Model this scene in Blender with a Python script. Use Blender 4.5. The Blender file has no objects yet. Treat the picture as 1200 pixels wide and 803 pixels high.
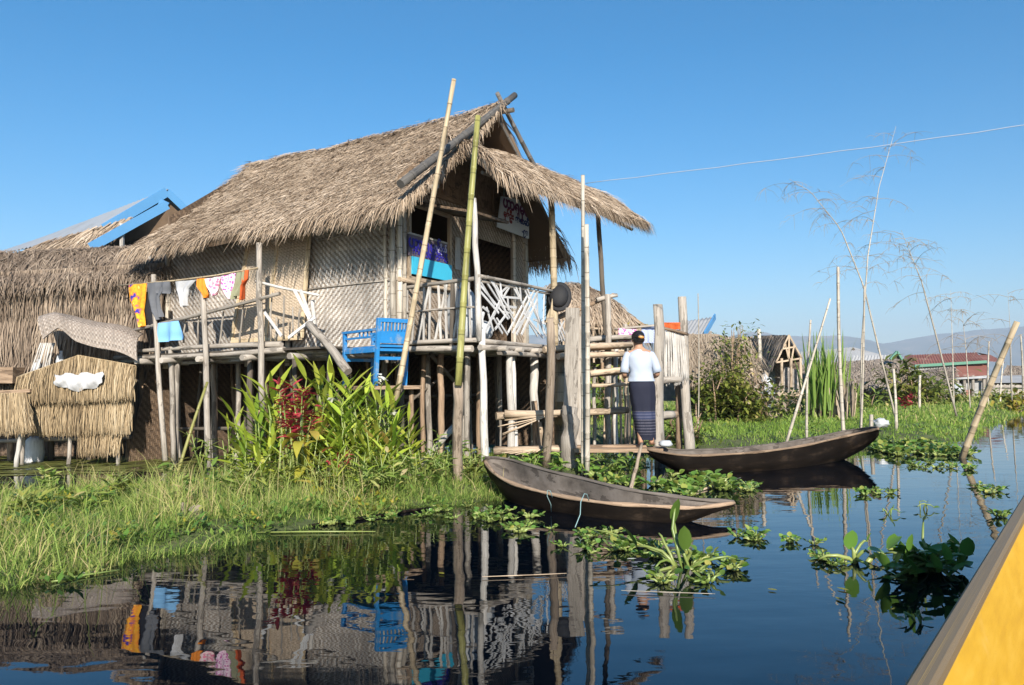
import bpy, math, random
import numpy as np
from mathutils import Vector, Matrix, noise as mnoise

R = random.Random(11)
NR = np.random.RandomState(5)
SC = bpy.context.scene
COL = SC.collection

# ------------------------------------------------------------------ camera mathematics
F = 911.0; HC = 1.18; TH = math.radians(3.05); RO = math.radians(0.5)
def ray(px, py):
    x = (px - 600) / F; y = (401.5 - py) / F
    c, s = math.cos(RO), math.sin(RO)
    xx = c * x + s * y; yy = -s * x + c * y
    return (xx, math.cos(TH) - yy * math.sin(TH), math.sin(TH) + yy * math.cos(TH))
def at(px, py, Y):
    d = ray(px, py); t = Y / d[1]
    return Vector((d[0] * t, Y, HC + d[2] * t))
def gr(px, py, z=0.0):
    d = ray(px, py); t = (z - HC) / d[2]
    return Vector((d[0] * t, d[1] * t, z))
AH = math.radians(29)
UU = (math.sin(AH), math.cos(AH)); VV = (-math.cos(AH), math.sin(AH))
C0 = at(562, 392, 10.25)
def HP(px, py, axis, val):
    """point of the house's own frame (a along the gable, b along the long wall) seen at a photo pixel"""
    d = ray(px, py); n = UU if axis == 'a' else VV
    k = C0[0] * n[0] + C0[1] * n[1] + val
    t = k / (d[0] * n[0] + d[1] * n[1])
    dx = d[0] * t - C0[0]; dy = d[1] * t - C0[1]
    return Vector((dx * UU[0] + dy * UU[1], dx * VV[0] + dy * VV[1], HC + d[2] * t))
def HG(a, b, z):
    return Vector((C0[0] + a * UU[0] + b * VV[0], C0[1] + a * UU[1] + b * VV[1], z))

# ------------------------------------------------------------------ mesh builder
OFF = {}
class MB:
    def __init__(s):
        s.v = []; s.f = []; s.uv = []; s.r = []; s.m = []; s.sm = []
    def vs(s, pts, r=0.5):
        k = len(s.v)
        for p in pts:
            s.v.append((p[0], p[1], p[2])); s.r.append(r)
        return k
    def fc(s, idx, uv=None, m=0, smooth=False):
        s.f.append(tuple(idx)); s.m.append(m); s.sm.append(smooth)
        s.uv.append(uv if uv else [(0, 0)] * len(idx))
    def quad(s, pts, uv=None, r=None, m=0):
        r = R.random() if r is None else r
        k = s.vs(pts, r)
        if uv is None:
            p = [Vector(q) for q in pts]
            w = (p[1] - p[0]).length; h = (p[-1] - p[0]).length
            uv = [(0, 0), (w, 0), (w, h), (0, h)] if len(pts) == 4 else [(q.x, q.z) for q in p]
        s.fc(range(k, k + len(pts)), uv, m)
    def box(s, c, hx, hy, hz, r=None, m=0):
        c = Vector(c); hx = Vector(hx); hy = Vector(hy); hz = Vector(hz)
        r = R.random() if r is None else r
        for n, a, b in ((hx, hy, hz), (-hx, hz, hy), (hy, hz, hx), (-hy, hx, hz), (hz, hx, hy), (-hz, hy, hx)):
            if a.length > b.length:
                uvl = [(0, 0), (0, 2 * a.length), (2 * b.length, 2 * a.length), (2 * b.length, 0)]
            else:
                uvl = [(0, 0), (2 * a.length, 0), (2 * a.length, 2 * b.length), (0, 2 * b.length)]
            o = R.random() * 7
            s.quad([c + n - a - b, c + n + a - b, c + n + a + b, c + n - a + b], [(x + o, y + o) for x, y in uvl], r, m)
    def beam(s, p0, p1, w, t, up=(0, 0, 1), r=None, m=0):
        p0 = Vector(p0); p1 = Vector(p1); d = (p1 - p0)
        x = d.normalized(); y = Vector(up).cross(x)
        if y.length < 1e-4: y = Vector((1, 0, 0)).cross(x)
        y.normalize(); z = x.cross(y)
        s.box((p0 + p1) / 2, d / 2, y * w / 2, z * t / 2, r, m)
    def tube(s, pts, rad, n=8, caps=True, r=None, m=0, smooth=True, flat=1.0):
        r = R.random() if r is None else r
        pts = [Vector(p) for p in pts]
        if not hasattr(rad, '__len__'): rad = [rad] * len(pts)
        t = (pts[1] - pts[0]).normalized()
        a = t.orthogonal().normalized()
        rings = []; L = R.random() * 5; o = R.random() * 3
        prev = None; Ls = []
        for i, p in enumerate(pts):
            if i == 0: t = pts[1] - pts[0]
            elif i == len(pts) - 1: t = pts[i] - pts[i - 1]
            else: t = pts[i + 1] - pts[i - 1]
            t.normalize()
            a = a - t * a.dot(t)
            a = a.normalized() if a.length > 1e-5 else t.orthogonal().normalized()
            b = t.cross(a)
            if i: L += (p - pts[i - 1]).length
            Ls.append(L)
            k = s.vs([p + (a * math.cos(2 * math.pi * j / n) + b * math.sin(2 * math.pi * j / n) * flat) * rad[i] for j in range(n)], r)
            rings.append(k)
        for i in range(len(pts) - 1):
            for j in range(n):
                j2 = (j + 1) % n
                u0 = o + j / n * 6.283 * max(rad[i], .004); u1 = o + (j + 1) / n * 6.283 * max(rad[i], .004)
                s.fc((rings[i] + j, rings[i] + j2, rings[i + 1] + j2, rings[i + 1] + j),
                     [(u0, Ls[i]), (u1, Ls[i]), (u1, Ls[i + 1]), (u0, Ls[i + 1])], m, smooth)
        if caps:
            s.fc([rings[0] + j for j in reversed(range(n))], [(o, Ls[0])] * n, m)
            s.fc([rings[-1] + j for j in range(n)], [(o, Ls[-1])] * n, m)
    def strip(s, pts, sides, widths, r=None, m=0, uvv=0.0):
        r = R.random() if r is None else r
        k0 = []
        L = 0
        for i, p in enumerate(pts):
            w = sides[i] * (widths[i] / 2) if isinstance(sides, list) else sides * (widths[i] / 2)
            k0.append(s.vs([p - w, p + w], r))
        n = len(pts)
        for i in range(n - 1):
            s.fc((k0[i], k0[i] + 1, k0[i + 1] + 1, k0[i + 1]), [(0, i / (n - 1)), (1, i / (n - 1)), (1, (i + 1) / (n - 1)), (0, (i + 1) / (n - 1))], m)
    def leaf(s, p, d, L, W, bend=.5, fold=.3, seg=4, r=None, m=0, prof=None, twist=0.0):
        """lance leaf: two half-blades folded along the midrib"""
        r = R.random() if r is None else r
        p = Vector(p); d = Vector(d).normalized()
        side = d.cross(Vector((0, 0, 1)))
        if side.length < .05: side = Vector((math.cos(r * 40), math.sin(r * 40), 0))
        side.normalize()
        side = Matrix.Rotation(twist, 3, d) @ side
        prof = prof or [.25, .8, 1.0, .7, 0.02]
        seg = len(prof) - 1
        ks = []; up = side.cross(d).normalized()
        for i in range(seg + 1):
            w = W * prof[i] / 2
            ks.append(s.vs([p - side * w + up * w * fold, p, p + side * w + up * w * fold], r))
            d = (d + Vector((0, 0, -1)) * bend / seg).normalized()
            up = side.cross(d).normalized()
            p = p + d * L / seg
        for i in range(seg):
            a, b = ks[i], ks[i + 1]
            v0, v1 = i / seg, (i + 1) / seg
            s.fc((a, a + 1, b + 1, b), [(0, v0), (.5, v0), (.5, v1), (0, v1)], m, True)
            s.fc((a + 1, a + 2, b + 2, b + 1), [(.5, v0), (1, v0), (1, v1), (.5, v1)], m, True)
    def grid(s, fn, nu, nv, r=None, m=0, smooth=True, uvs=(1, 1), flip=False):
        ks = []
        for i in range(nu + 1):
            for j in range(nv + 1):
                p = fn(i / nu, j / nv)
                ks.append(s.vs([p], R.random() if r is None else r))
        for i in range(nu):
            for j in range(nv):
                q = [ks[i * (nv + 1) + j], ks[(i + 1) * (nv + 1) + j], ks[(i + 1) * (nv + 1) + j + 1], ks[i * (nv + 1) + j + 1]]
                uv = [(i / nu * uvs[0], j / nv * uvs[1]), ((i + 1) / nu * uvs[0], j / nv * uvs[1]), ((i + 1) / nu * uvs[0], (j + 1) / nv * uvs[1]), (i / nu * uvs[0], (j + 1) / nv * uvs[1])]
                if flip: q.reverse(); uv.reverse()
                s.fc(q, uv, m, smooth)
    def ell(s, c, rx, ry, rz, nu=12, nv=8, r=None, m=0, rot=None):
        r = .5 if r is None else r
        c = Vector(c)
        def fn(u, v):
            a = u * 2 * math.pi; b = v * math.pi
            q = Vector((math.cos(a) * math.sin(b) * rx, math.sin(a) * math.sin(b) * ry, math.cos(b) * rz))
            if rot: q = rot @ q
            return c + q
        s.grid(fn, nu, nv, r, m, flip=True)
    def build(s, name, mat, parent=None, at_origin=None):
        me = bpy.data.meshes.new(name)
        v = np.array(s.v, dtype=np.float64)
        o = bpy.data.objects.new(name, me)
        if parent is not None:
            off = OFF[parent.name]; OFF[o.name] = off; o.parent = parent
        elif at_origin is not None:
            off = Vector(at_origin); o.location = off
            OFF[o.name] = off
        else:
            off = Vector((float(v[:, 0].mean()), float(v[:, 1].mean()), float(v[:, 2].min()))); o.location = off
            OFF[o.name] = off
        v = v - np.array(off)
        me.from_pydata(v.tolist(), [], s.f)
        for mm in (mat if isinstance(mat, (list, tuple)) else [mat]): me.materials.append(mm)
        me.polygons.foreach_set('material_index', s.m)
        me.polygons.foreach_set('use_smooth', s.sm)
        uvl = me.uv_layers.new(name='UVMap')
        uvl.data.foreach_set('uv', np.array([c for fuv in s.uv for q in fuv for c in q], dtype=np.float32))
        at_ = me.attributes.new('rnd', 'FLOAT', 'POINT')
        at_.data.foreach_set('value', np.array(s.r, dtype=np.float32))
        me.update()
        COL.objects.link(o)
        return o

def tag(o, label=None, cat=None, group=None, kind=None):
    if label: o['label'] = label
    if cat: o['category'] = cat
    if group: o['group'] = group
    if kind: o['kind'] = kind
    return o
def thing(name, label, cat, loc=(0, 0, 0), group=None, local_frame=False, rotz=0.0):
    o = bpy.data.objects.new(name, None); COL.objects.link(o)
    o.location = loc; o.rotation_euler = (0, 0, rotz); o.empty_display_size = .2
    OFF[o.name] = Vector((0, 0, 0)) if local_frame else Vector(loc)
    return tag(o, label, cat, group)
def copy_tree(o, parent=None):
    c = o.copy(); COL.objects.link(c)
    if parent is not None: c.parent = parent
    for ch in list(o.children): copy_tree(ch, c)
    return c
def pole(mb, p0, p1, r0, r1=None, n=8, bend=0.0, jit=0.0, seg=6, bam=False, r=None, m=0, flat=1.0):
    p0 = Vector(p0); p1 = Vector(p1); r1 = r0 if r1 is None else r1
    d = p1 - p0; L = d.length
    side = d.cross(Vector((R.uniform(-1, 1), R.uniform(-1, 1), R.uniform(-.4, .4))))
    side = side.normalized() if side.length > 1e-4 else Vector((1, 0, 0))
    pts = []; rad = []
    if bam:
        nn = max(2, int(L / .3)); ts = []
        for k in range(nn + 1):
            t = k / nn
            if 0 < k < nn: ts += [(t - .012 / L, 1.0), (t, 1.13), (t + .012 / L, 1.0)]
            else: ts.append((t, 1.0))
    else:
        ts = [(k / seg, 1.0) for k in range(seg + 1)]
    for t, f in ts:
        q = p0 + d * t + side * bend * math.sin(t * math.pi)
        if jit: q += Vector((R.gauss(0, 1), R.gauss(0, 1), 0)) * jit * (0.35 if t in (0, 1) else 1)
        pts.append(q); rad.append((r0 + (r1 - r0) * t) * f * (1 + (R.uniform(-1, 1) * min(.25, jit * 6) if jit else 0)))
    mb.tube(pts, rad, n, True, r, m, True, flat)

# ------------------------------------------------------------------ materials
def nd(nt, typ, ins=None, **props):
    n = nt.nodes.new(typ)
    for k, v in props.items(): setattr(n, k, v)
    for k, v in (ins or {}).items():
        if isinstance(v, bpy.types.NodeSocket): nt.links.new(v, n.inputs[k])
        else: n.inputs[k].default_value = v
    return n
def mth(nt, op, a, b=0.0, c=None):
    ins = {0: a, 1: b}
    if c is not None: ins[2] = c
    return nd(nt, 'ShaderNodeMath', ins, operation=op).outputs[0]
def mixc(nt, fac, a, b, bt='MIX'):
    n = nt.nodes.new('ShaderNodeMix'); n.data_type = 'RGBA'; n.blend_type = bt
    for k, v in ((0, fac), (6, a), (7, b)):
        if isinstance(v, bpy.types.NodeSocket): nt.links.new(v, n.inputs[k])
        else: n.inputs[k].default_value = v if k == 0 else (v[0], v[1], v[2], 1)
    return n.outputs[2]
def ramp(nt, fac, stops, interp='LINEAR'):
    n = nt.nodes.new('ShaderNodeValToRGB'); cr = n.color_ramp; cr.interpolation = interp
    while len(cr.elements) < len(stops): cr.elements.new(.5)
    for e, (p, c) in zip(cr.elements, stops):
        e.position = p; e.color = (c[0], c[1], c[2], 1)
    nt.links.new(fac, n.inputs[0]); return n.outputs[0]
def newmat(name):
    m = bpy.data.materials.new(name); m.use_nodes = True
    nt = m.node_tree
    b = nt.nodes['Principled BSDF']
    return m, nt, b
def attr(nt, name='rnd'):
    return nd(nt, 'ShaderNodeAttribute', attribute_name=name).outputs['Fac']
def setb(nt, b, **kw):
    for k, v in kw.items():
        k = k.replace('_', ' ')
        if isinstance(v, bpy.types.NodeSocket): nt.links.new(v, b.inputs[k])
        else: b.inputs[k].default_value = (v[0], v[1], v[2], 1) if isinstance(v, tuple) and len(v) == 3 else v
def bump(nt, b, h, strength=.4, dist=.01):
    n = nd(nt, 'ShaderNodeBump', {'Height': h, 'Strength': strength, 'Distance': dist})
    nt.links.new(n.outputs[0], b.inputs['Normal'])
def noise_(nt, vec, scale, detail=3.0, rough=.6):
    return nd(nt, 'ShaderNodeTexNoise', {'Vector': vec, 'Scale': scale, 'Detail': detail, 'Roughness': rough}).outputs['Fac']
def scaled(nt, vec, s):
    return nd(nt, 'ShaderNodeMapping', {'Vector': vec, 'Scale': s}).outputs[0]
M = {}
def wood(key, c1, c2, c3=None, rough=.85, nodes=False, streak=(70, 3.2, 1), var=.35, spots=0.0):
    m, nt, b = newmat(key)
    tc = nd(nt, 'ShaderNodeTexCoord'); uv = tc.outputs['UV']
    n1 = noise_(nt, scaled(nt, uv, streak), 1.0, 5, .65)
    n2 = noise_(nt, tc.outputs['Object'], 2.3, 3)
    col = ramp(nt, n1, [(.28, c1), (.55, c2), (.75, c3 or c2)])
    oi = nd(nt, 'ShaderNodeObjectInfo').outputs['Random']
    a = attr(nt)
    val = mth(nt, 'ADD', mth(nt, 'MULTIPLY', mth(nt, 'ADD', oi, a), var), 1 - var)
    val = mth(nt, 'MULTIPLY', val, mth(nt, 'ADD', mth(nt, 'MULTIPLY', n2, .7), .65))
    hs = nd(nt, 'ShaderNodeHueSaturation', {'Color': col, 'Value': val})
    c = hs.outputs[0]
    if spots:
        n3 = noise_(nt, scaled(nt, uv, (9, 2.2, 1)), 1.0, 4)
        c = mixc(nt, mth(nt, 'MULTIPLY', mth(nt, 'GREATER_THAN', n3, .58), spots), c, (c1[0] * .35, c1[1] * .33, c1[2] * .32))
    if nodes:
        sp = nd(nt, 'ShaderNodeSeparateXYZ', {0: uv}).outputs[1]
        fr = mth(nt, 'FRACT', mth(nt, 'DIVIDE', sp, .3))
        ring = mth(nt, 'LESS_THAN', fr, .045)
        c = mixc(nt, mth(nt, 'MULTIPLY', ring, .65), c, (c1[0] * .4, c1[1] * .38, c1[2] * .35))
    setb(nt, b, Base_Color=c, Roughness=rough)
    b.inputs['Specular IOR Level'].default_value = .25
    bump(nt, b, n1, .5, .006)
    M[key] = m
    if key == 'canoe hull': b.inputs['Specular IOR Level'].default_value = .08
wood('wood grey', (.17, .145, .12), (.36, .32, .275), (.47, .43, .38), spots=.5)
wood('wood pale', (.30, .27, .24), (.52, .49, .45), (.66, .64, .60), spots=.35)
wood('wood white', (.45, .44, .43), (.64, .63, .62), (.74, .73, .72))
wood('wood dark', (.05, .042, .035), (.12, .10, .08), (.18, .15, .12))
wood('wood brown', (.13, .085, .055), (.30, .21, .14), (.42, .31, .22), spots=.5)
wood('log tan', (.24, .17, .11), (.46, .36, .26), (.56, .46, .35), spots=.5)
wood('bamboo tan', (.31, .235, .145), (.49, .39, .255), (.58, .49, .34), rough=.55, nodes=True, streak=(30, 1.5, 1), spots=.35)
wood('bamboo grey', (.27, .23, .18), (.46, .41, .34), (.56, .51, .44), rough=.7, nodes=True, streak=(40, 1.5, 1), spots=.35)
wood('bamboo dark', (.07, .065, .06), (.15, .14, .13), (.22, .21, .20), rough=.7, nodes=True, streak=(40, 1.5, 1))
wood('bamboo green', (.17, .165, .05), (.275, .26, .085), (.35, .33, .14), rough=.4, nodes=True, streak=(20, 1.2, 1), spots=.3)
wood('stake brown', (.17, .13, .095), (.33, .26, .20), (.42, .35, .28), spots=.5)
wood('canoe inside', (.07, .058, .048), (.155, .13, .11), (.22, .19, .165), streak=(14, 2.0, 1), spots=.55, var=.15)
wood('canoe hull', (.004, .003, .0025), (.011, .008, .006), (.055, .038, .026), rough=.6, streak=(3, 9, 1), var=.15)

def ramped(key, stops, rough=.9, transl=0.0, objvar=.0, spec=.2, extra=None):
    m, nt, b = newmat(key)
    c = ramp(nt, attr(nt), stops)
    if objvar:
        oi = nd(nt, 'ShaderNodeObjectInfo').outputs['Random']
        c = nd(nt, 'ShaderNodeHueSaturation', {'Color': c, 'Value': mth(nt, 'ADD', mth(nt, 'MULTIPLY', oi, objvar * 2), 1 - objvar),
               'Hue': mth(nt, 'ADD', mth(nt, 'MULTIPLY', oi, objvar * .12), .5 - objvar * .06)}).outputs[0]
    if extra: c = extra(nt, c)
    setb(nt, b, Base_Color=c, Roughness=rough)
    b.inputs['Specular IOR Level'].default_value = spec
    if transl:
        t = nd(nt, 'ShaderNodeBsdfTranslucent', {'Color': c})
        mx = nd(nt, 'ShaderNodeMixShader', {0: transl, 1: b.outputs[0], 2: t.outputs[0]})
        nt.links.new(mx.outputs[0], nt.nodes['Material Output'].inputs[0])
    M[key] = m
ramped('thatch', [(0, (.10, .068, .046)), (.16, (.235, .168, .115)), (.5, (.37, .283, .203)), (.8, (.49, .385, .285)), (1, (.61, .505, .40))])
ramped('thatch aged', [(0, (.055, .040, .030)), (.25, (.15, .112, .083)), (.6, (.275, .21, .155)), (1, (.43, .35, .265))])
ramped('thatch gold', [(0, (.09, .062, .037)), (.25, (.23, .165, .095)), (.6, (.38, .285, .17)), (1, (.53, .43, .29))])
ramped('thatch far', [(0, (.13, .10, .08)), (.3, (.22, .175, .14)), (1, (.38, .32, .26))])
ramped('grass', [(0, (.075, .14, .028)), (.35, (.185, .29, .055)), (.62, (.33, .41, .10)), (.82, (.47, .46, .16)), (1, (.56, .45, .23))], .6, .35)
ramped('grass lush', [(0, (.085, .17, .028)), (.5, (.23, .36, .055)), (.85, (.35, .46, .10)), (1, (.46, .45, .15))], .6, .35)
ramped('leaf ginger', [(0, (.14, .22, .022)), (.5, (.35, .43, .045)), (.9, (.50, .52, .085)), (1, (.58, .42, .12))], .38, .35, .25, .45)
ramped('leaf yellow', [(0, (.26, .26, .03)), (.6, (.42, .38, .05)), (1, (.52, .36, .10))], .5, .35)
ramped('leaf red', [(0, (.16, .016, .025)), (.5, (.40, .035, .055)), (1, (.55, .11, .11))], .5, .25)
ramped('leaf hyacinth', [(0, (.055, .13, .02)), (.5, (.13, .23, .04)), (.85, (.24, .31, .06)), (1, (.36, .33, .08))], .28, .25, .2, .5)
ramped('stem hyacinth', [(0, (.16, .24, .05)), (1, (.34, .38, .12))], .35, .15, .1, .5)
ramped('leaf bush', [(0, (.08, .13, .025)), (.5, (.21, .27, .05)), (.85, (.36, .37, .09)), (1, (.44, .36, .15))], .55, .3, .25)
ramped('leaf reed', [(0, (.11, .20, .04)), (.6, (.25, .37, .08)), (1, (.42, .44, .16))], .5, .35)
ramped('dry brush', [(0, (.15, .11, .08)), (.5, (.30, .24, .18)), (1, (.44, .37, .29))], .9, .1)
ramped('petal white', [(0, (.72, .71, .62)), (1, (.86, .85, .80))], .5, .3)
ramped('twig', [(0, (.22, .18, .14)), (1, (.36, .30, .23))], .8)

def weave(key, ca, cb, s=.022, mod=4, stain=.35, bmp=.7, swap=False):
    """strips of split bamboo woven over and under one another; UV in metres"""
    m, nt, b = newmat(key)
    tc = nd(nt, 'ShaderNodeTexCoord'); uv = tc.outputs['UV']
    wob = nd(nt, 'ShaderNodeTexNoise', {'Vector': uv, 'Scale': 2.6, 'Detail': 2.0}).outputs['Color']
    uvw = nd(nt, 'ShaderNodeVectorMath', {0: uv, 1: nd(nt, 'ShaderNodeVectorMath', {0: wob, 1: (.07, .07, 0)}, operation='MULTIPLY').outputs[0]}, operation='ADD').outputs[0]
    sp = nd(nt, 'ShaderNodeSeparateXYZ', {0: uvw})
    u = mth(nt, 'DIVIDE', sp.outputs[0], s); v = mth(nt, 'DIVIDE', sp.outputs[1], s)
    i = mth(nt, 'FLOOR', u); j = mth(nt, 'FLOOR', v)
    dg = mth(nt, 'FLOORED_MODULO', mth(nt, 'ADD', i, j), float(mod))
    over = mth(nt, 'LESS_THAN', dg, mod / 2 - .01)
    fu = mth(nt, 'ABSOLUTE', mth(nt, 'SUBTRACT', mth(nt, 'FRACT', u), .5))
    fv = mth(nt, 'ABSOLUTE', mth(nt, 'SUBTRACT', mth(nt, 'FRACT', v), .5))
    wi = nd(nt, 'ShaderNodeTexWhiteNoise', {'W': i}, noise_dimensions='1D').outputs[0]
    wj = nd(nt, 'ShaderNodeTexWhiteNoise', {'W': mth(nt, 'ADD', j, 71.3)}, noise_dimensions='1D').outputs[0]
    c1 = mixc(nt, wi, ca, tuple(x * .58 for x in ca)); c2 = mixc(nt, wj, cb, tuple(x * .58 for x in cb))
    c = mixc(nt, over, c1, c2)
    edge = nd(nt, 'ShaderNodeMix', {0: over, 2: fu, 3: fv}, data_type='FLOAT').outputs[0]
    n1 = noise_(nt, tc.outputs['Object'], 1.7, 5, .65)
    n2 = noise_(nt, tc.outputs['Object'], 38, 2)
    st = ramp(nt, n1, [(.34, (1 - stain,) * 3), (.62, (1.0, 1.0, 1.0))])
    c = mixc(nt, 1.0, c, st, 'MULTIPLY')
    c = mixc(nt, mth(nt, 'MULTIPLY', n2, .14), c, (.10, .08, .065))
    gap = mth(nt, 'GREATER_THAN', edge, .46)
    c = mixc(nt, mth(nt, 'MULTIPLY', gap, .35), c, (.04, .032, .026))
    h = mth(nt, 'SUBTRACT', mth(nt, 'MULTIPLY', over, .0), mth(nt, 'MULTIPLY', edge, 1.0))
    # strips dip where they pass under
    setb(nt, b, Base_Color=c, Roughness=.7)
    bump(nt, b, h, bmp, .012)
    M[key] = m
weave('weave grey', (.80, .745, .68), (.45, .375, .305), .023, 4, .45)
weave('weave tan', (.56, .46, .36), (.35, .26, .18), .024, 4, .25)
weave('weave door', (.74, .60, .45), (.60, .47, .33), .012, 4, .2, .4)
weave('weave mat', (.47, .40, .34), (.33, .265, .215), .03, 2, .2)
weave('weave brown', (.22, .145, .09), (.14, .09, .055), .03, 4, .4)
weave('weave far', (.42, .37, .33), (.30, .26, .23), .06, 4, .3)

def plain(key, col, rough=.7, var=.12, scale=6.0, spec=.3, bmp=0.0, dirt=None, metal=0.0):
    m, nt, b = newmat(key)
    tc = nd(nt, 'ShaderNodeTexCoord')
    n = noise_(nt, tc.outputs['Object'], scale, 5, .6)
    c = mixc(nt, n, tuple(x * (1 - var * 1.6) for x in col), tuple(min(1, x * (1 + var)) for x in col))
    if dirt:
        n2 = noise_(nt, tc.outputs['Object'], scale * .6, 6, .7)
        c = mixc(nt, ramp(nt, n2, [(.52, (0, 0, 0)), (.66, (.8, .8, .8))]), c, dirt)
    setb(nt, b, Base_Color=c, Roughness=rough, Metallic=metal)
    b.inputs['Specular IOR Level'].default_value = spec
    if bmp: bump(nt, b, noise_(nt, tc.outputs['Object'], scale * 5, 4), bmp, .01)
    M[key] = m
plain('cloth white', (.47, .47, .48), .9, .12)
plain('cloth blouse', (.41, .46, .55), .9, .04, 9)
plain('cloth orange', (.78, .26, .03), .9, .25, 9)
plain('cloth pink', (.80, .34, .42), .9, .25, 30)
plain('cloth grey', (.13, .135, .15), .9, .15)
plain('cloth black', (.018, .018, .022), .9, .1)
plain('cloth sage', (.27, .27, .17), .9, .1)
plain('cloth rust', (.55, .11, .03), .9, .2, 12)
plain('cloth sky', (.22, .47, .78), .9, .08)
plain('cloth navy', (.02, .024, .055), .9, .1)
plain('cloth plaid', (.45, .52, .72), .9, .15, 20)
plain('plastic white', (.48, .50, .52), .4, .05, 4, .5)
plain('paint blue', (.022, .21, .52), .45, .15, 9, .4, .1, (.25, .30, .34))
plain('paint cyan', (.05, .45, .66), .5, .08, 5, .4, 0.0)
plain('paint sky', (.10, .29, .55), .5, .06, 5, .4)
plain('paint green', (.10, .24, .17), .6, .1)
plain('metal sheet', (.42, .44, .46), .45, .08, 2, .5, 0, (.33, .34, .34), .3)
plain('metal rust', (.25, .10, .075), .8, .3, 1.2, .3, 0, (.36, .20, .16))
plain('sheet grey', (.38, .38, .38), .7, .2, 1.2, .3, 0, (.26, .25, .24))
plain('hat black', (.02, .02, .022), .7, .2)
plain('skin', (.42, .235, .15), .5, .06, 12)
plain('hair', (.012, .010, .010), .45, .2, 40, .5)
plain('barrette', (.55, .24, .06), .35, .2, 30, .5)
plain('eye white', (.75, .74, .72), .3, .02)
plain('lip', (.36, .13, .10), .5, .05)
plain('lettering purple', (.16, .05, .14), .6, .1)
plain('lettering red', (.27, .05, .06), .6, .1)
plain('lettering navy', (.03, .06, .20), .6, .1)
plain('lettering violet', (.035, .025, .30), .5, .1)
plain('lettering light', (.50, .48, .70), .5, .1)
plain('banner white', (.70, .75, .80), .55, .06, 3)
plain('sign backing', (.16, .13, .16), .7, .4, 14)
plain('rope', (.26, .40, .40), .8, .1)
plain('wire white', (.36, .39, .45), .6, .05)
plain('mud', (.085, .066, .045), .95, .3, 3, .2, .5)
plain('black gap', (.012, .010, .008), .9, .1)

# longyi: navy cloth with woven light bands
m, nt, b = newmat('longyi cloth')
uvn = nd(nt, 'ShaderNodeTexCoord').outputs['UV']
sp = nd(nt, 'ShaderNodeSeparateXYZ', {0: uvn}); v = sp.outputs[1]
fr = mth(nt, 'FRACT', mth(nt, 'MULTIPLY', v, 26.0))
band = mth(nt, 'LESS_THAN', fr, .32)
zone = mth(nt, 'MULTIPLY', mth(nt, 'GREATER_THAN', v, .16), mth(nt, 'LESS_THAN', v, .47))
nz = noise_(nt, scaled(nt, uvn, (40, 26, 1)), 1.0, 2)
fac = mth(nt, 'MULTIPLY', mth(nt, 'MULTIPLY', band, zone), mth(nt, 'MULTIPLY', nz, .75))
c = mixc(nt, fac, (.008, .010, .026), (.20, .19, .24))
wide = mth(nt, 'MULTIPLY', mth(nt, 'GREATER_THAN', v, .36), mth(nt, 'LESS_THAN', v, .46))
c = mixc(nt, mth(nt, 'MULTIPLY', wide, .22), c, (.08, .11, .26))
setb(nt, b, Base_Color=c, Roughness=.85); M['longyi'] = m
# printed lengyi / shirts
def printed(key, base, dots, scale, thr=.5):
    m, nt, b = newmat(key)
    tc = nd(nt, 'ShaderNodeTexCoord').outputs['Object']
    vz = nd(nt, 'ShaderNodeTexVoronoi', {'Vector': tc, 'Scale': scale})
    d = mth(nt, 'LESS_THAN', vz.outputs['Distance'], thr)
    c = mixc(nt, d, base, dots); setb(nt, b, Base_Color=c, Roughness=.9); M[key] = m
printed('cloth magenta', (.80, .60, .72), (.50, .10, .34), 26, .42)
printed('cloth floral', (.82, .62, .64), (.75, .20, .33), 20, .42)
m, nt, b = newmat('cloth sunset')
tc = nd(nt, 'ShaderNodeTexCoord').outputs['Object']
wv = noise_(nt, tc, 5.5, 2)
c = ramp(nt, wv, [(.36, (.03, .03, .30)), (.43, (.70, .20, .02)), (.5, (.85, .42, .02)), (.6, (.80, .24, .02)), (.66, (.85, .55, .1))])
setb(nt, b, Base_Color=c, Roughness=.9); M['cloth sunset'] = m
m, nt, b = newmat('cloth check')
tc = nd(nt, 'ShaderNodeTexCoord').outputs['UV']
ck = nd(nt, 'ShaderNodeTexChecker', {'Vector': tc, 'Scale': 14.0, 'Color1': (.60, .66, .80, 1), 'Color2': (.16, .20, .45, 1)})
setb(nt, b, Base_Color=ck.outputs[0], Roughness=.9); M['cloth check'] = m
# boat paint: yellow with brush marks and scuffs
m, nt, b = newmat('paint yellow')
tc = nd(nt, 'ShaderNodeTexCoord'); uvn = tc.outputs['UV']
n1 = noise_(nt, scaled(nt, uvn, (5, 22, 1)), 1.0, 5, .6); n2 = noise_(nt, uvn, 3.0, 5, .7)
c = ramp(nt, n1, [(.25, (.47, .25, .012)), (.5, (.55, .31, .016)), (.78, (.62, .37, .04))])
c = mixc(nt, ramp(nt, n2, [(.60, (0, 0, 0)), (.72, (.55, .55, .55))]), c, (.62, .40, .12))
setb(nt, b, Base_Color=c, Roughness=.45); bump(nt, b, n1, .25, .004); M['paint yellow'] = m
m, nt, b = newmat('paint worn rail')
tc = nd(nt, 'ShaderNodeTexCoord'); uvn = tc.outputs['UV']
n1 = noise_(nt, scaled(nt, uvn, (9, 34, 1)), 1.0, 6, .65); n2 = noise_(nt, scaled(nt, uvn, (6, 14, 1)), 1.0, 5, .7)
c = ramp(nt, n1, [(.3, (.105, .072, .040)), (.55, (.19, .138, .078)), (.8, (.28, .21, .115))])
c = mixc(nt, ramp(nt, n2, [(.58, (0, 0, 0)), (.68, (.9, .9, .9))]), c, (.50, .32, .07))
setb(nt, b, Base_Color=c, Roughness=.6); bump(nt, b, n1, .4, .004); M['paint worn rail'] = m
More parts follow.
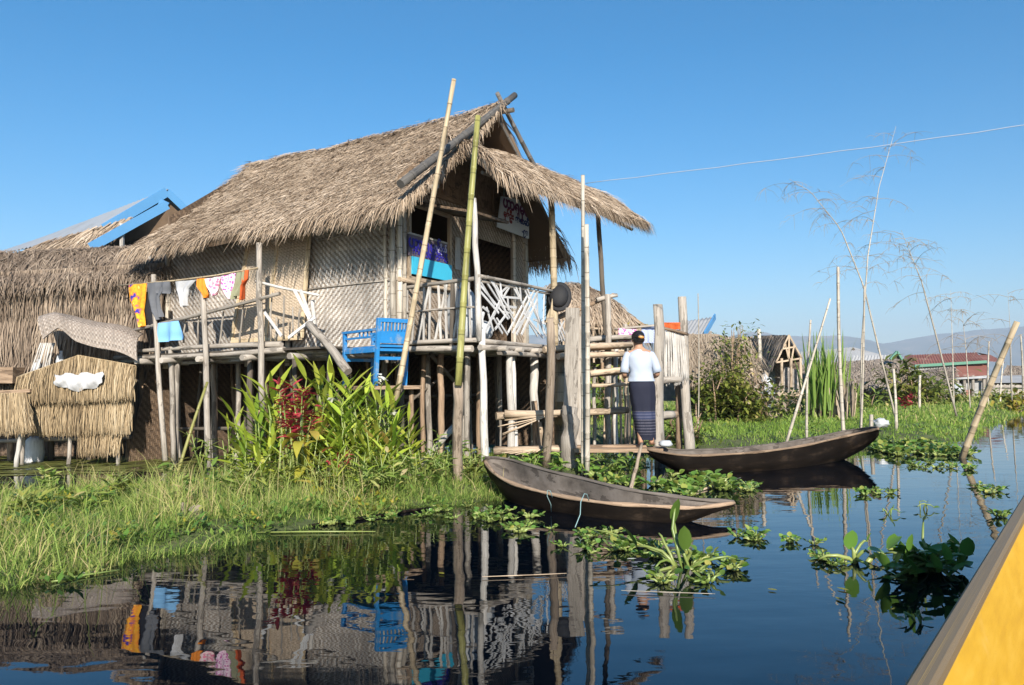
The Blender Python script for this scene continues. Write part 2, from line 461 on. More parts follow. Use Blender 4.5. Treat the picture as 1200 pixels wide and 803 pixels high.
# water
m, nt, b = newmat('water')
tc = nd(nt, 'ShaderNodeTexCoord').outputs['Object']
w1 = noise_(nt, scaled(nt, tc, (1.6, 3.2, 1)), 1.0, 2, .5)
w2 = noise_(nt, scaled(nt, tc, (.35, .8, 1)), 1.0, 2, .5)
w3 = noise_(nt, scaled(nt, tc, (6, 13, 1)), 1.0, 2, .5)
sx = nd(nt, 'ShaderNodeSeparateXYZ', {0: tc})
calm = ramp(nt, noise_(nt, scaled(nt, tc, (.12, .3, 1)), 1.0, 2, .5), [(.42, (.15, .15, .15)), (.62, (1, 1, 1))])
h = mth(nt, 'ADD', mth(nt, 'MULTIPLY', w1, .55), mth(nt, 'MULTIPLY', w2, 1.0))
h = mth(nt, 'ADD', h, mth(nt, 'MULTIPLY', mth(nt, 'MULTIPLY', w3, calm), .14))
setb(nt, b, Base_Color=(.0005, .0025, .006), Roughness=.012, IOR=1.45)
bump(nt, b, h, 1.0, .0046); M['water'] = m
# algae skin on the still water
m, nt, b = newmat('algae')
tc = nd(nt, 'ShaderNodeTexCoord').outputs['Object']
n1 = noise_(nt, tc, 9, 5, .7); n2 = noise_(nt, scaled(nt, tc, (1, 3.5, 1)), 1.6, 4, .6)
c = ramp(nt, n1, [(.3, (.05, .06, .012)), (.55, (.14, .145, .03)), (.75, (.24, .22, .06))])
setb(nt, b, Base_Color=c, Roughness=.5)
tr = nd(nt, 'ShaderNodeBsdfTransparent')
mk = nd(nt, 'ShaderNodeMath', {0: n2, 1: .47}, operation='GREATER_THAN').outputs[0]
mx = nd(nt, 'ShaderNodeMixShader', {0: mk, 1: tr.outputs[0], 2: b.outputs[0]})
nt.links.new(mx.outputs[0], nt.nodes['Material Output'].inputs[0]); M['algae'] = m
# soil under grass
m, nt, b = newmat('bank soil')
tc = nd(nt, 'ShaderNodeTexCoord').outputs['Object']
c = ramp(nt, noise_(nt, tc, 2.2, 6, .7), [(.3, (.035, .045, .014)), (.55, (.075, .095, .028)), (.75, (.15, .135, .06))])
setb(nt, b, Base_Color=c, Roughness=.95); bump(nt, b, noise_(nt, tc, 14, 4), .8, .04); M['bank soil'] = m
m, nt, b = newmat('far fields')
tc = nd(nt, 'ShaderNodeTexCoord').outputs['Object']
c = ramp(nt, noise_(nt, tc, .05, 5, .6), [(.35, (.06, .10, .03)), (.6, (.12, .15, .05)), (.75, (.19, .17, .09))])
setb(nt, b, Base_Color=c, Roughness=.95); M['far fields'] = m
m, nt, b = newmat('hill scrub')
tc = nd(nt, 'ShaderNodeTexCoord').outputs['Object']
c = ramp(nt, noise_(nt, tc, .004, 8, .62), [(.38, (.04, .055, .03)), (.54, (.09, .09, .05)), (.66, (.24, .18, .12))])
setb(nt, b, Base_Color=c, Roughness=.95); M['hill scrub'] = m

# ------------------------------------------------------------------ thatch
def curtain(mb, top, bot, n, W=(.008, .015), rag=.05, out=.10, layers=3):
    """a hanging course of straw: strands from a rail (two world points) to an even, slightly ragged lower edge"""
    t0, t1, b0, b1 = [Vector(p) for p in (*top, *bot)]
    for _ in range(n):
        s = R.random(); a = t0 + (t1 - t0) * s; b = b0 + (b1 - b0) * min(1, max(0, s + R.gauss(0, .02)))
        u0 = R.random() * .35 if R.random() < .6 else 0.0
        a = a + (b - a) * u0; b = b + Vector((R.gauss(0, .02), 0, R.gauss(0, rag)))
        d = b - a; bul = Vector((0, -out * R.uniform(.2, 1.1), 0)); lay = Vector((0, R.uniform(-.05, .05), 0))
        side = Vector((1, R.uniform(-.6, .6), 0)).normalized(); w = R.uniform(*W)
        r = min(1, max(0, .5 + R.gauss(0, .19) + .3 * mnoise.noise(a * 1.7)))
        sh = Vector((R.gauss(0, .02), 0, 0))
        mb.strip([a + lay, a + d * .45 + bul * .8 + lay + sh, a + d * .8 + bul + lay, b + bul * .9 + lay], side, [w, w, w * .9, w * .3], r)
def thatch(mb, P, n, L=(.3, .5), W=(.010, .020), spread=.22, lift=.10, droop=.25, smin=0.0, smax=1.0, tmin=0.0, tmax=1.0, bias=1.0, notch=None, rb=0.0):
    for _ in range(n):
        s = R.uniform(smin, smax); t = tmin + (tmax - tmin) * R.random() ** bias
        p = Vector(P(s, t)); e = .02
        dn = (Vector(P(s, min(1.0, t + e))) - Vector(P(s, t - e if t + e > 1 else t))).normalized()
        sd = (Vector(P(min(1, s + e), t)) - Vector(P(max(0, s - e), t))).normalized()
        N = sd.cross(dn)
        if N.z < 0: N = -N
        N.normalize()
        if abs(N.z) < .15 and N.y > 0: N = -N
        ll = R.uniform(*L) * (1 if R.random() > .08 else 1.35)
        if notch: ll *= notch(s, t)
        d = (dn + sd * R.gauss(0, spread) + N * R.uniform(0, lift)).normalized()
        p = p + N * R.uniform(.0, .05)
        w = R.uniform(*W)
        side = d.cross(N); side = (side + N * R.uniform(-.7, .7)).normalized()
        q = p + d * ll * .55
        over = 1.0 if t > .86 else .25
        d2 = (d + Vector((0, 0, -1)) * droop * R.uniform(.4, 1.4) * (over * 2.2 if over == 1.0 else 1) + sd * R.gauss(0, spread * .5)).normalized()
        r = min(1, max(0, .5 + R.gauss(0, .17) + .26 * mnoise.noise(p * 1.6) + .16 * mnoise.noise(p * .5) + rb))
        mb.strip([p, q, q + d2 * ll * .5], side, [w, w * .9, w * .25], r)
def slab(mb, P, nu, nv, th, amp=.03, uvs=(1, 1), r=.3):
    """solid thatch under the loose straw"""
    def bumpy(s, t):
        p = Vector(P(s, t)); return p + Vector((0, 0, 1)) * amp * mnoise.noise(p * 3.1)
    top = []
    ks = [[None] * (nv + 1) for _ in range(nu + 1)]; kb = [[None] * (nv + 1) for _ in range(nu + 1)]
    for i in range(nu + 1):
        for j in range(nv + 1):
            p = bumpy(i / nu, j / nv)
            ks[i][j] = mb.vs([p], max(0, min(1, r + R.gauss(0, .12))))
            kb[i][j] = mb.vs([p - Vector((0, 0, th))], .02)  # underside given a darker straw tone, shade put into the colour
    for i in range(nu):
        for j in range(nv):
            mb.fc((ks[i][j], ks[i + 1][j], ks[i + 1][j + 1], ks[i][j + 1]))
            mb.fc((kb[i][j + 1], kb[i + 1][j + 1], kb[i + 1][j], kb[i][j]))
    for i in range(nu):
        for j in (0, nv):
            mb.fc((ks[i][j], ks[i + 1][j], kb[i + 1][j], kb[i][j]))
    for j in range(nv):
        for i in (0, nu):
            mb.fc((ks[i][j], ks[i][j + 1], kb[i][j + 1], kb[i][j]))
def lerp(a, b, t): return Vector(a) + (Vector(b) - Vector(a)) * t
def quadP(tl, tr, bl, br, sag=0.0):
    tl, tr, bl, br = map(Vector, (tl, tr, bl, br))
    def P(s, t):
        p = lerp(lerp(tl, tr, s), lerp(bl, br, s), t)
        return p + Vector((0, 0, -sag * math.sin(s * math.pi)))
    return P
# =================================================================== the main stilt house (own frame: a along gable, b along long wall)
ZD = 1.78
hs = thing('stilt_house', 'stilt house with shaggy thatched roof, woven bamboo walls and a white lattice balcony', 'house', (C0.x, C0.y, 0), None, True, math.radians(61))
OFF[hs.name] = Vector((0, 0, 0))
def hpart(name, mb, mat, parent=None): return mb.build(name, mat, parent or hs)

# roof ------------------------------------------------------------
def zr(b): return 5.58 - .028 * (b - .8) - .05 * math.sin(max(0, min(1, (b - .8) / 5.3)) * math.pi)
BE = 6.1
def RL(s, t):
    b0 = .62 + s * (BE - .62)
    b = b0 - .10 * (1 - t) * (1 - s)
    a = 1.68 + (-.80 - 1.68) * t
    z = zr(b) + (3.50 - .02 * (b - 1) - zr(b)) * t
    z -= .05 * math.sin(t * math.pi)
    z += .05 * mnoise.noise(Vector((b * 1.1, t * 2, 3)))
    return (a, b, z)
def RR(s, t):
    b = .66 + s * (BE - .66)
    a = 1.68 + (4.05 - 1.68) * t
    return (a, b, zr(b) + (3.60 - zr(b)) * t)
mb = MB()
slab(mb, RL, 40, 16, .13, .03, r=.46)
def notch(s, t):
    b = .62 + s * (BE - .62)
    if t > .86 and 3.35 < b < 4.25: return .42
    return 1
thatch(mb, RL, 42000, (.06, .17), (.005, .012), .60, .30, .12, notch=notch)
thatch(mb, RL, 5200, (.26, .50), (.007, .014), .2, .1, .5, tmin=.86, tmax=1.0, notch=notch)
# ridge tufts and the verge over the gable
thatch(mb, RL, 900, (.15, .32), (.010, .018), .7, .5, .1, tmin=0.0, tmax=.05)
thatch(mb, RL, 1500, (.22, .42), (.007, .014), .5, .15, .6, smin=0.0, smax=.03)
thatch(mb, RL, 700, (.3, .5), (.007, .014), .3, .05, 1.6, smin=0.0, smax=.012)
slab(mb, RR, 16, 8, .13, .03, r=.4)
thatch(mb, RR, 1400, (.35, .6), (.012, .02), .3, .1, .9, smin=0, smax=.16, tmin=.75, rb=-.15)
thatch(mb, RR, 2200, (.3, .5), (.014, .024), .22, .1, .3)
roof = hpart('roof', mb, M['thatch'])
mb = MB()
pole(mb, (1.98, .52, 5.80), (-1.05, .50, 3.68), .052, .058, 10, 0.01, 0, bam=True)
hpart('barge_pole', mb, M['bamboo dark'], roof)
mb = MB()
pole(mb, (1.52, .58, 5.70), (3.05, .52, 4.56), .034, .04, 8, 0.01, 0, bam=True)
pole(mb, (1.60, .66, 5.42), (2.72, .62, 4.58), .022, .022, 6)
hpart('barge_pole', mb, M['bamboo dark'], roof)
mb = MB()
pole(mb, (1.72, .40, 5.46), (1.70, 1.6, 5.48), .04, .04, 8)
hpart('ridge_pole', mb, M['wood dark'], roof)
for a_, z_ in ((-.35, 3.80),):
    mb = MB(); pole(mb, (a_, .42, z_), (a_, 1.4, z_ + .02), .032, .03, 7); hpart('purlin', mb, M['wood grey'], roof)

# walls -----------------------------------------------------------
mb = MB()
def wallq(mb, pts, th, nrm, m=0, fl=1):
    """pts: 4 corners; a woven sheet of thickness th; uv in metres measured along the wall"""
    n = Vector(nrm).normalized() * th
    P4 = [Vector(p) for p in pts]
    x = (P4[1] - P4[0]); x.z = 0; x.normalize()
    uv = [((p).dot(x) * fl, p.z) for p in P4]
    mb.quad([p + n * .5 for p in P4], uv, .5, m); mb.quad([p - n * .5 for p in reversed(P4)], list(reversed(uv)), .5, m)
    for i in range(4):
        a_, b_ = P4[i], P4[(i + 1) % 4]
        mb.quad([a_ + n * .5, a_ - n * .5, b_ - n * .5, b_ + n * .5], [(0, 0)] * 4, .5, m)
LA = -.2
wallq(mb, [(LA, 6.0, ZD - .1), (LA, 4.02, ZD - .1), (LA, 4.02, 3.76), (LA, 6.0, 3.76)], .03, (-1, 0, 0))
wallq(mb, [(LA, 4.02, 3.42), (LA, 3.22, 3.42), (LA, 3.22, 3.78), (LA, 4.02, 3.76)], .03, (-1, 0, 0))
wallq(mb, [(LA, 3.22, 2.62), (LA, 1.2, 2.62), (LA, 1.2, 3.80), (LA, 3.22, 3.78)], .03, (-1, 0, 0))
wallq(mb, [(LA - .035, 3.10, ZD - .12), (LA - .035, 1.22, ZD - .12), (LA - .035, 1.22, 2.66), (LA - .035, 3.10, 2.56)], .03, (-1, 0, 0), 0, -1)
lw = hpart('long_wall', mb, M['weave grey'])
for b_, r_ in ((1.22, .045), (1.34, .03), (3.2, .04), (4.05, .04), (5.95, .05)):
    mb = MB(); pole(mb, (LA - .05, b_, ZD - .3), (LA - .05, b_ + R.uniform(-.03, .03), 3.74), r_, r_ * .9, 7, .01, .004, bam=False)
    hpart('wall_post', mb, M['bamboo grey'], lw)
mb = MB()
pole(mb, (LA - .06, 1.25, 2.62), (LA - .07, 3.15, 2.58), .012, .012, 6, .01)
pole(mb, (LA - .03, 1.9, 3.33), (LA - .03, 2.6, 3.30), .010, .012, 6, .01)
for k in range(7):
    b_ = 1.5 + k * .12; pole(mb, (LA - .03, b_, 2.66), (LA - .03, b_ + .02, 2.66 + R.uniform(.15, .42)), .007, .005, 5)
hpart('wall_batten', mb, M['wood grey'], lw)
# gable wall with window and doorway
GB = 1.2
mb = MB()
def gq(mb, a0, a1, z0, z1, m=0): wallq(mb, [(a0, GB, z0), (a1, GB, z0), (a1, GB, z1), (a0, GB, z1)], .03, (0, -1, 0), m)
gq(mb, -.2, .03, ZD - .1, 3.98); gq(mb, .03, 1.06, ZD - .1, 2.70); gq(mb, .03, 1.06, 3.74, 3.98)
gq(mb, 1.06, 1.55, ZD - .1, 3.98); gq(mb, 1.55, 3.05, 3.55, 3.98); gq(mb, 3.05, 3.5, ZD - .1, 3.98)
gw = hpart('gable_wall', mb, M['weave tan'])
mb = MB()
gp = [(-.2, GB - .01, 3.98), (3.5, GB - .01, 3.98), (3.45, GB - .01, 4.12), (1.7, GB - .01, 5.45), (-.15, GB - .01, 4.10)]
k = mb.vs([Vector(p) for p in gp], .4); mb.fc(range(k, k + 5), [(p[0] * .4, p[2] * 3) for p in gp])
k = mb.vs([Vector(p) + Vector((0, .03, 0)) for p in gp], .4); mb.fc(list(reversed(range(k, k + 5))), [(p[0], p[2]) for p in reversed(gp)])
for a_ in (.35, .95, 1.7, 2.4, 3.0): mb.beam((a_, GB - .035, 3.98), (a_, GB - .035, 4.12 + 1.3 * (1 - abs(a_ - 1.7) / 1.85)), .05, .03, (0, 1, 0), .3)
mb.beam((-.2, GB - .04, 4.0), (3.5, GB - .04, 4.0), .04, .07, (0, 0, 1), .4)
hpart('gable_panel', mb, M['wood brown'], gw)
for a_, r_ in ((-.2, .04), (-.1, .035), (1.55, .035), (3.06, .035)):
    mb = MB(); pole(mb, (a_, GB - .04, ZD - .2), (a_, GB - .04, 4.0), r_, r_, 7, .005, .004); hpart('wall_post', mb, M['bamboo grey'], gw)
mb = MB(); mb.beam((3.5, GB - .03, ZD - .3), (3.5, GB - .03, 4.1), .10, .08, (0, 1, 0), .2)
hpart('wall_post', mb, M['bamboo grey'], gw)
win = MB()
for p0, p1 in (((.03, 2.68), (.03, 3.76)), ((1.06, 2.68), (1.06, 3.76)), ((0, 3.74), (1.1, 3.74)), ((0, 2.68), (1.1, 2.68))):
    win.beam((p0[0], GB - .03, p0[1]), (p1[0], GB - .03, p1[1]), .05, .05, (0, 1, 0))
for k in range(9):
    a_ = .12 + k * .105; win.beam((a_, GB + .03, 2.95), (a_, GB + .03, 3.35), .03, .02, (0, 1, 0), .9)
wi = hpart('window', win, M['log tan'])
mb = MB(); mb.box((.55, GB - .065, 2.86), (.50, 0, 0), (0, .012, 0), (0, 0, .125)); hpart('sill_board', mb, M['paint cyan'], wi)
mb = MB(); pole(mb, (-.25, GB - .07, 2.63), (1.2, GB - .06, 2.62), .035, .03, 7, .02, .003); hpart('sill_pole', mb, M['log tan'], wi)
# wide awning mat propped out over the porch
mb = MB()
awn = [Vector((.06, 1.17, 3.76)), Vector((1.12, 1.17, 3.78)), Vector((1.0, .12, 3.52)), Vector((.06, .12, 3.50))]
mb.quad(awn, [(0, 0), (2.3, 0), (2.3, 1.1), (0, 1.1)]); mb.quad([p + Vector((0, 0, .03)) for p in reversed(awn)], [(0, 0), (2.3, 0), (2.3, 1.1), (0, 1.1)])
for i in range(4):
    p, q = awn[i], awn[(i + 1) % 4]; mb.beam(p, q, .035, .035, (0, 0, 1))
hpart('awning', mb, M['weave brown'])
# inner room: back and side walls keep it dark
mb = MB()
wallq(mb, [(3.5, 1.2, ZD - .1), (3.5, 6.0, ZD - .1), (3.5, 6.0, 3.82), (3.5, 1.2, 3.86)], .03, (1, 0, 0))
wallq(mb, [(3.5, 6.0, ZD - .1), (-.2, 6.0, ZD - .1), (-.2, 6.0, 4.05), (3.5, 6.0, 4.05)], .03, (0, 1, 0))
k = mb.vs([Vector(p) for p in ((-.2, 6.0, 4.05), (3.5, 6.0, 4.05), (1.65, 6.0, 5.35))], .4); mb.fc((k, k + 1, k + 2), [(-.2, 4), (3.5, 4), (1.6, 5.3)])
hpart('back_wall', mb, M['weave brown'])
# door ------------------------------------------------------------
da = -.42
dBL, dTL, dTR, dBR = HP(272, 400, 'a', da), HP(293, 277, 'a', da + .12), HP(364, 264, 'a', da + .12), HP(354, 396, 'a', da)
mb = MB()
def strip_pts(p, q): return (p + q) / 2
uvd = [(0, 0), (.9, 0), (.9, 1.8), (0, 1.8)]
mb.quad([dBL, dBR, dTR, dTL], uvd, .5); mb.quad([p + Vector((.03, 0, 0)) for p in (dTL, dTR, dBR, dBL)], uvd, .5)
door = hpart('door', mb, M['weave door'])
mb = MB()
for p, q in ((dBL, dTL), (dTL, dTR), (dTR, dBR), (dBR, dBL), ((dBL + dBR) * .5, (dTL + dTR) * .5)):
    mb.beam(p + Vector((-.012, 0, 0)), q + Vector((-.012, 0, 0)), .055, .03, (1, 0, 0), .8)
hpart('door_frame', mb, M['bamboo tan'], door)

# porch roof ------------------------------------------------------
pTL, pTR, pBR, pBL = Vector((.55, .95, 4.78)), Vector((3.25, .95, 5.02)), Vector((5.75, -.25, 4.38)), Vector((.10, -.20, 4.02))
def PR(s, t):
    p = lerp(lerp(pTL, pTR, s), lerp(pBL, pBR, s), t)
    return p + Vector((0, 0, .10 * math.sin(t * math.pi) + .05 * mnoise.noise(p * 1.3)))
mb = MB()
slab(mb, PR, 26, 10, .12, .03, r=.5)
thatch(mb, PR, 17000, (.10, .24), (.006, .012), .45, .2, .25, tmax=.95, rb=.07)
thatch(mb, PR, 5200, (.26, .48), (.007, .013), .25, .1, .9, tmin=.8, tmax=1.0, rb=.10)
thatch(mb, PR, 2600, (.28, .52), (.007, .013), .22, .1, .9, smin=.42, tmin=.88, tmax=1.0, rb=.10)
thatch(mb, PR, 620, (.35, .65), (.010, .020), .4, .25, 1.0, smin=0, smax=.05)
thatch(mb, PR, 500, (.25, .45), (.010, .018), .5, .2, .5, smin=.95, smax=1.0, rb=.08)
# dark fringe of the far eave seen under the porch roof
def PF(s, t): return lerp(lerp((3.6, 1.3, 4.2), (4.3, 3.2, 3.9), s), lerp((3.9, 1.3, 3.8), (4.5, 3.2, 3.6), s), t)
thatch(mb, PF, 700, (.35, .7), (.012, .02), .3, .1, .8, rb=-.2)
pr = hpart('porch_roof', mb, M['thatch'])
mb = MB()
pole(mb, (.5, .25, 4.16), (4.6, .22, 4.36), .025, .03, 7, .02, .004)
pole(mb, (3.3, 1.0, 4.86), (5.6, -.1, 4.18), .03, .03, 7)
pole(mb, (.5, .95, 4.6), (3.3, 1.0, 4.85), .03, .03, 7)
hpart('eave_pole', mb, M['wood grey'], pr)

# deck ------------------------------------------------------------
mb = MB()
for k in range(9):
    b_ = .02 + k * .133
    mb.box((1.22, b_ + .06, ZD - .02), (1.28, 0, 0), (0, .062, 0), (0, 0, .018))
mb.box((3.1, .7, ZD - .03), (.6, 0, 0), (0, .5, 0), (0, 0, .02))
mb.box((1.65, 3.6, ZD - .05), (1.84, 0, 0), (0, 2.38, 0), (0, 0, .02))
for k in range(6):
    a_ = -.88 + k * .115
    mb.beam((a_, 1.15 if a_ > -.5 else 1.75, ZD - .09), (a_ + R.uniform(-.03, .03), 5.9, ZD - .11), .10, .03, (0, 0, 1))
dk = hpart('deck', mb, M['wood dark'])
mb = MB()
pole(mb, (0.0, -.03, ZD - .03), (2.45, -.05, ZD - .03), .035, .03, 7, .01, .004)
pole(mb, (-.04, -.03, ZD - .02), (-.06, 1.35, ZD - .03), .033, .03, 7, .01, .004)
pole(mb, (-.1, -.06, ZD - .12), (2.7, -.06, ZD - .13), .04, .036, 7, .03, .006)
pole(mb, (.35, -.09, ZD - .17), (2.9, -.12, ZD - .19), .038, .03, 7, .03, .006)
pole(mb, (-.02, .1, ZD - .13), (-.10, 2.2, ZD - .12), .045, .04, 7, .02, .006)
for (x0, x1, dz, da2) in ((1.2, 3.4, -.10, .02), (1.2, 3.8, -.20, .09), (2.7, 6.0, -.02, .0), (2.6, 6.3, -.10, -.05), (3.1, 6.4, -.17, .04), (1.6, 5.2, -.22, .12)):
    pole(mb, (-.86 + da2 + (.3 if x0 < 2 else 0), x0, ZD + dz), (-.88 + da2, x1, ZD + dz - .02), .042, .03, 7, .03, .008)
for b_ in (2.3, 3.2, 4.1, 4.9, 5.5):
    pole(mb, (-1.12, b_, ZD - .2), (-.1, b_ + .1, ZD - .2), .045, .05, 7, .01, .006)
for a_ in (.35, .8, 1.3, 1.9):
    pole(mb, (a_, -.22, ZD - .12), (a_ + .02, 1.3, ZD - .13), .036, .04, 7, 0, .004)
hpart('deck_beam', mb, M['wood grey'], dk)

# balcony rails ---------------------------------------------------
mb = MB(); rz = 2.58
def rs(mb, a0, z0, a1, z1, w=.026, b_=-.02, r=None): mb.beam((a0, b_ + R.uniform(-.012, .012), z0), (a1, b_ + R.uniform(-.012, .012), z1), w, .014, (0, 1, 0), r)
lo, hi = ZD + .02, rz - .03
LAT = [(635,125,790,365),(655,120,800,340),(680,140,770,345),(690,138,812,380),(605,160,780,370),(604,200,720,335),(604,128,700,290),(640,450,735,255),(660,410,760,235),(690,345,800,160),
 (780,450,915,190),(800,455,930,195),(822,462,952,200),(850,462,945,255),(720,230,795,160),(800,165,862,275),(820,180,880,330),(890,370,952,472),(862,330,980,480),(872,190,968,400),(885,190,985,455),
 (900,215,1000,470),(905,330,820,420),(745,240,850,248),(760,295,830,302),(745,328,812,334),(930,372,1000,398),(950,205,958,460),(990,225,984,400),(842,180,850,265),(725,140,738,235),(770,240,776,320),
 (715,365,778,462),(690,365,742,455),(650,300,690,440),(625,300,660,330),(612,240,640,440),(612,440,640,330),(700,430,760,350),(1030,330,1090,500),(1045,345,1110,500),(1070,370,1110,470),(1040,420,1075,495),(1060,470,1100,380)]
for x0, y0, x1, y1 in LAT:
    p, q = HP(440 + x0 / 5, 300 + y0 / 5, 'b', -.02), HP(440 + x1 / 5, 300 + y1 / 5, 'b', -.02); o = R.uniform(-.014, .014); p.y += o; q.y += o
    mb.beam(p, q, R.uniform(.026, .036), .012, (0, 1, 0))
rail = hpart('lattice_railing', mb, M['wood white'])
mb = MB()
pole(mb, (-.12, -.05, rz + .02), (2.2, -.05, rz + .04), .026, .024, 7, .006, .003)
pole(mb, (0, -.01, rz - .03), (2.2, -.02, rz), .022, .02, 7, .006, .003)
hpart('handrail', mb, M['wood grey'], rail)
mb = MB()
for k in range(13):
    b_ = .12 + k * .095
    if k in (3, 6, 9): mb.beam((-.03, b_, ZD), (-.03, b_ - .20, rz - .02), .03, .016, (1, 0, 0))
    else: mb.beam((-.03, b_, ZD), (-.03, b_ + R.uniform(-.05, .05), rz - .04), R.uniform(.022, .036), .016, (1, 0, 0))
srl = hpart('side_railing', mb, M['wood pale'])
mb = MB(); pole(mb, (-.04, -.05, rz), (-.05, 1.62, rz - .07), .03, .026, 7, .012, .004)
pole(mb, (-.05, .05, ZD + .42), (-.05, 1.25, ZD + .40), .014, .014, 6, .01)
hpart('handrail', mb, M['wood grey'], srl)
mb = MB(); mb.beam((-.05, 1.40, ZD - .2), (-.05, 1.40, rz - .02), .07, .06, (1, 0, 0)); hpart('rail_post', mb, M['wood dark'], srl)
mb = MB(); mb.beam((-.02, .42, ZD - .1), (-.02, .40, rz), .05, .05, (1, 0, 0))
hpart('rail_post', mb, M['wood dark'], srl)
# corner post rising to the roof, bamboo posts of the porch
mb = MB(); pole(mb, (.02, -.06, -.05), (.0, -.04, 1.9), .055, .045, 9, .01, .008); hpart('corner_post', mb, M['wood pale'])
mb = MB(); pole(mb, (-.03, -.02, 1.75), (-.16, -.02, 3.62), .045, .036, 9, .01, .005); hpart('corner_post', mb, M['wood pale'])
mb = MB(); pole(mb, (2.12, -.08, 1.5), (2.16, -.02, 4.16), .055, .05, 9, .01, 0, bam=True); hpart('porch_post', mb, M['bamboo tan'])
mb = MB(); pole(mb, (4.48, 0.0, 1.6), (4.22, 0.05, 4.36), .05, .045, 8, .03, .004); hpart('porch_post', mb, M['wood dark'])

# left deck railing (poles lashed along the deck edge) -------------
def lp(px, py, a=-.92): return HP(px, py, 'a', a)
mb = MB()
pole(mb, lp(150, 389, -.95), lp(328, 344, -.98), .03, .026, 7, .02, .006)
for p0, p1 in (((215, 402), (218, 372)), ((232, 405), (235, 362)), ((257, 405), (262, 358)), ((281, 402), (287, 352)), ((318, 398), (319, 343)), ((333, 398), (333, 347)), ((343, 396), (343, 360)), ((351, 397), (352, 362)), ((322, 398), (324, 372))):
    pole(mb, lp(*p0, -.86), lp(*p1, -.90), .016, .012, 6, .02, .004)
dr = hpart('deck_railing', mb, M['wood grey'])
mb = MB()
pole(mb, lp(300, 330), lp(374, 346), .022, .018, 7, .01, .003)
pole(mb, lp(366, 352, -.8), lp(371, 394, -.8), .03, .03, 7, .01, .004)
hpart('handrail', mb, M['wood pale'], dr)
mb = MB()
for p0, p1 in (((310, 366), (330, 394)), ((345, 340), (363, 374)), ((338, 396), (369, 372)), ((352, 340), (364, 372))):
    mb.beam(lp(*p0, -.96), lp(*p1, -.96), .04, .016, (1, 0, 0))
hpart('railing_brace', mb, M['wood white'], dr)
for (p0, p1, g, rr) in (((308, 480), (303, 285), -.95, .045), ((245, 548), (238, 344), -1.0, .047), ((194, 540), (180, 322), -.98, .042), ((203, 540), (200, 410), -.9, .042)):
    mb = MB(); pole(mb, HP(p0[0], p0[1], 'a', g), HP(p1[0], p1[1], 'a', g), rr, rr * .85, 8, .02, .008); hpart('deck_post', mb, M['wood grey'])
mb = MB(); pole(mb, HP(362, 380, 'a', -1.0), HP(408, 436, 'a', -1.15), .055, .06, 8, .02, .006); hpart('fallen_log', mb, M['wood grey'])

# stilts ----------------------------------------------------------
def stilt(a, b, r=.05, mat='wood grey', top=ZD - .12, lean=(0, 0), z0=-.15):
    mb = MB(); pole(mb, (a + lean[0], b + lean[1], z0), (a, b, top), r * 1.05, r * .9, 8, .015, .008)
    hpart('stilt', mb, M[mat])
stilt(.70, -.06, .052, 'wood pale'); stilt(1.75, .1, .07, 'wood pale'); stilt(2.45, .05, .05)
stilt(.25, .35, .042); stilt(.42, .9, .05, 'wood brown'); stilt(1.2, .75, .042, 'wood brown')
for b in (1.15, 1.9, 2.7, 3.5, 4.3, 5.1, 5.9):
    for a in (-.72, -.2, .6, 1.5, 2.4, 3.2):
        if b < 1.5 and a < -.5: continue
        stilt(a + R.uniform(-.12, .12), b + R.uniform(-.2, .2), R.uniform(.036, .055), R.choice(['wood grey', 'wood brown', 'wood dark', 'wood dark']), lean=(R.uniform(-.06, .06), R.uniform(-.06, .06)))
for k in range(22):
    stilt(R.uniform(-.5, 3.2), R.uniform(1.0, 6.0), R.uniform(.022, .036), R.choice(['wood brown', 'wood dark', 'wood dark']), lean=(R.uniform(-.1, .1), R.uniform(-.1, .1)))
# dark woven sheets added to deepen the shade under the floor, and brace poles
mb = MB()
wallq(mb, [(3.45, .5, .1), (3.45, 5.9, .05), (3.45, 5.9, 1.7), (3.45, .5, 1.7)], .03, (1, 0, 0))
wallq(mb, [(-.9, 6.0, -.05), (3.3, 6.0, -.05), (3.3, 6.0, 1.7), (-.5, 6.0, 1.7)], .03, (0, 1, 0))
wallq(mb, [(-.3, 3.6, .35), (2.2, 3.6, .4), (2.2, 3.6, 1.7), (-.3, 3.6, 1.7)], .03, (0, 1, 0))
hpart('underfloor_dark_sheet', mb, M['weave brown'])
mb = MB()
pole(mb, (-.2, 1.3, .75), (1.4, 1.25, 1.5), .02, .02, 6); pole(mb, (.3, 1.0, 1.62), (1.4, 1.0, .9), .03, .03, 6)
pole(mb, (-.6, 2.0, .6), (-.3, 5.5, .5), .03, .03, 6); pole(mb, (.2, 1.6, 1.0), (3.0, 1.8, 1.0), .03, .03, 6)
hpart('brace_pole', mb, M['wood dark'])

# text on a plane given in world space
def text_mesh(name, body, size, mat, parent, mw, align='CENTER', inv=None):
    cu = bpy.data.curves.new(name, 'FONT'); cu.body = body; cu.size = size; cu.align_x = align; cu.align_y = 'CENTER'
    cu.offset = .008 * size / .2; cu.extrude = .002
    o = bpy.data.objects.new('tmp_text', cu); COL.objects.link(o)
    bpy.context.view_layer.update()
    me = bpy.data.meshes.new_from_object(o.evaluated_get(bpy.context.evaluated_depsgraph_get()))
    bpy.data.objects.remove(o); bpy.data.curves.remove(cu)
    me.name = name; me.materials.clear(); me.materials.append(M[mat]); me.transform(mw)
    t = bpy.data.objects.new(name, me); COL.objects.link(t); t.parent = parent
    OFF[t.name] = OFF[parent.name]
    return t
def frame_mat(o, x, z):
    x = Vector(x).normalized(); z = Vector(z); z = (z - x * z.dot(x)).normalized(); n = x.cross(z)
    return Matrix(((x.x, z.x, n.x, o[0]), (x.y, z.y, n.y, o[1]), (x.z, z.z, n.z, o[2]), (0, 0, 0, 1)))
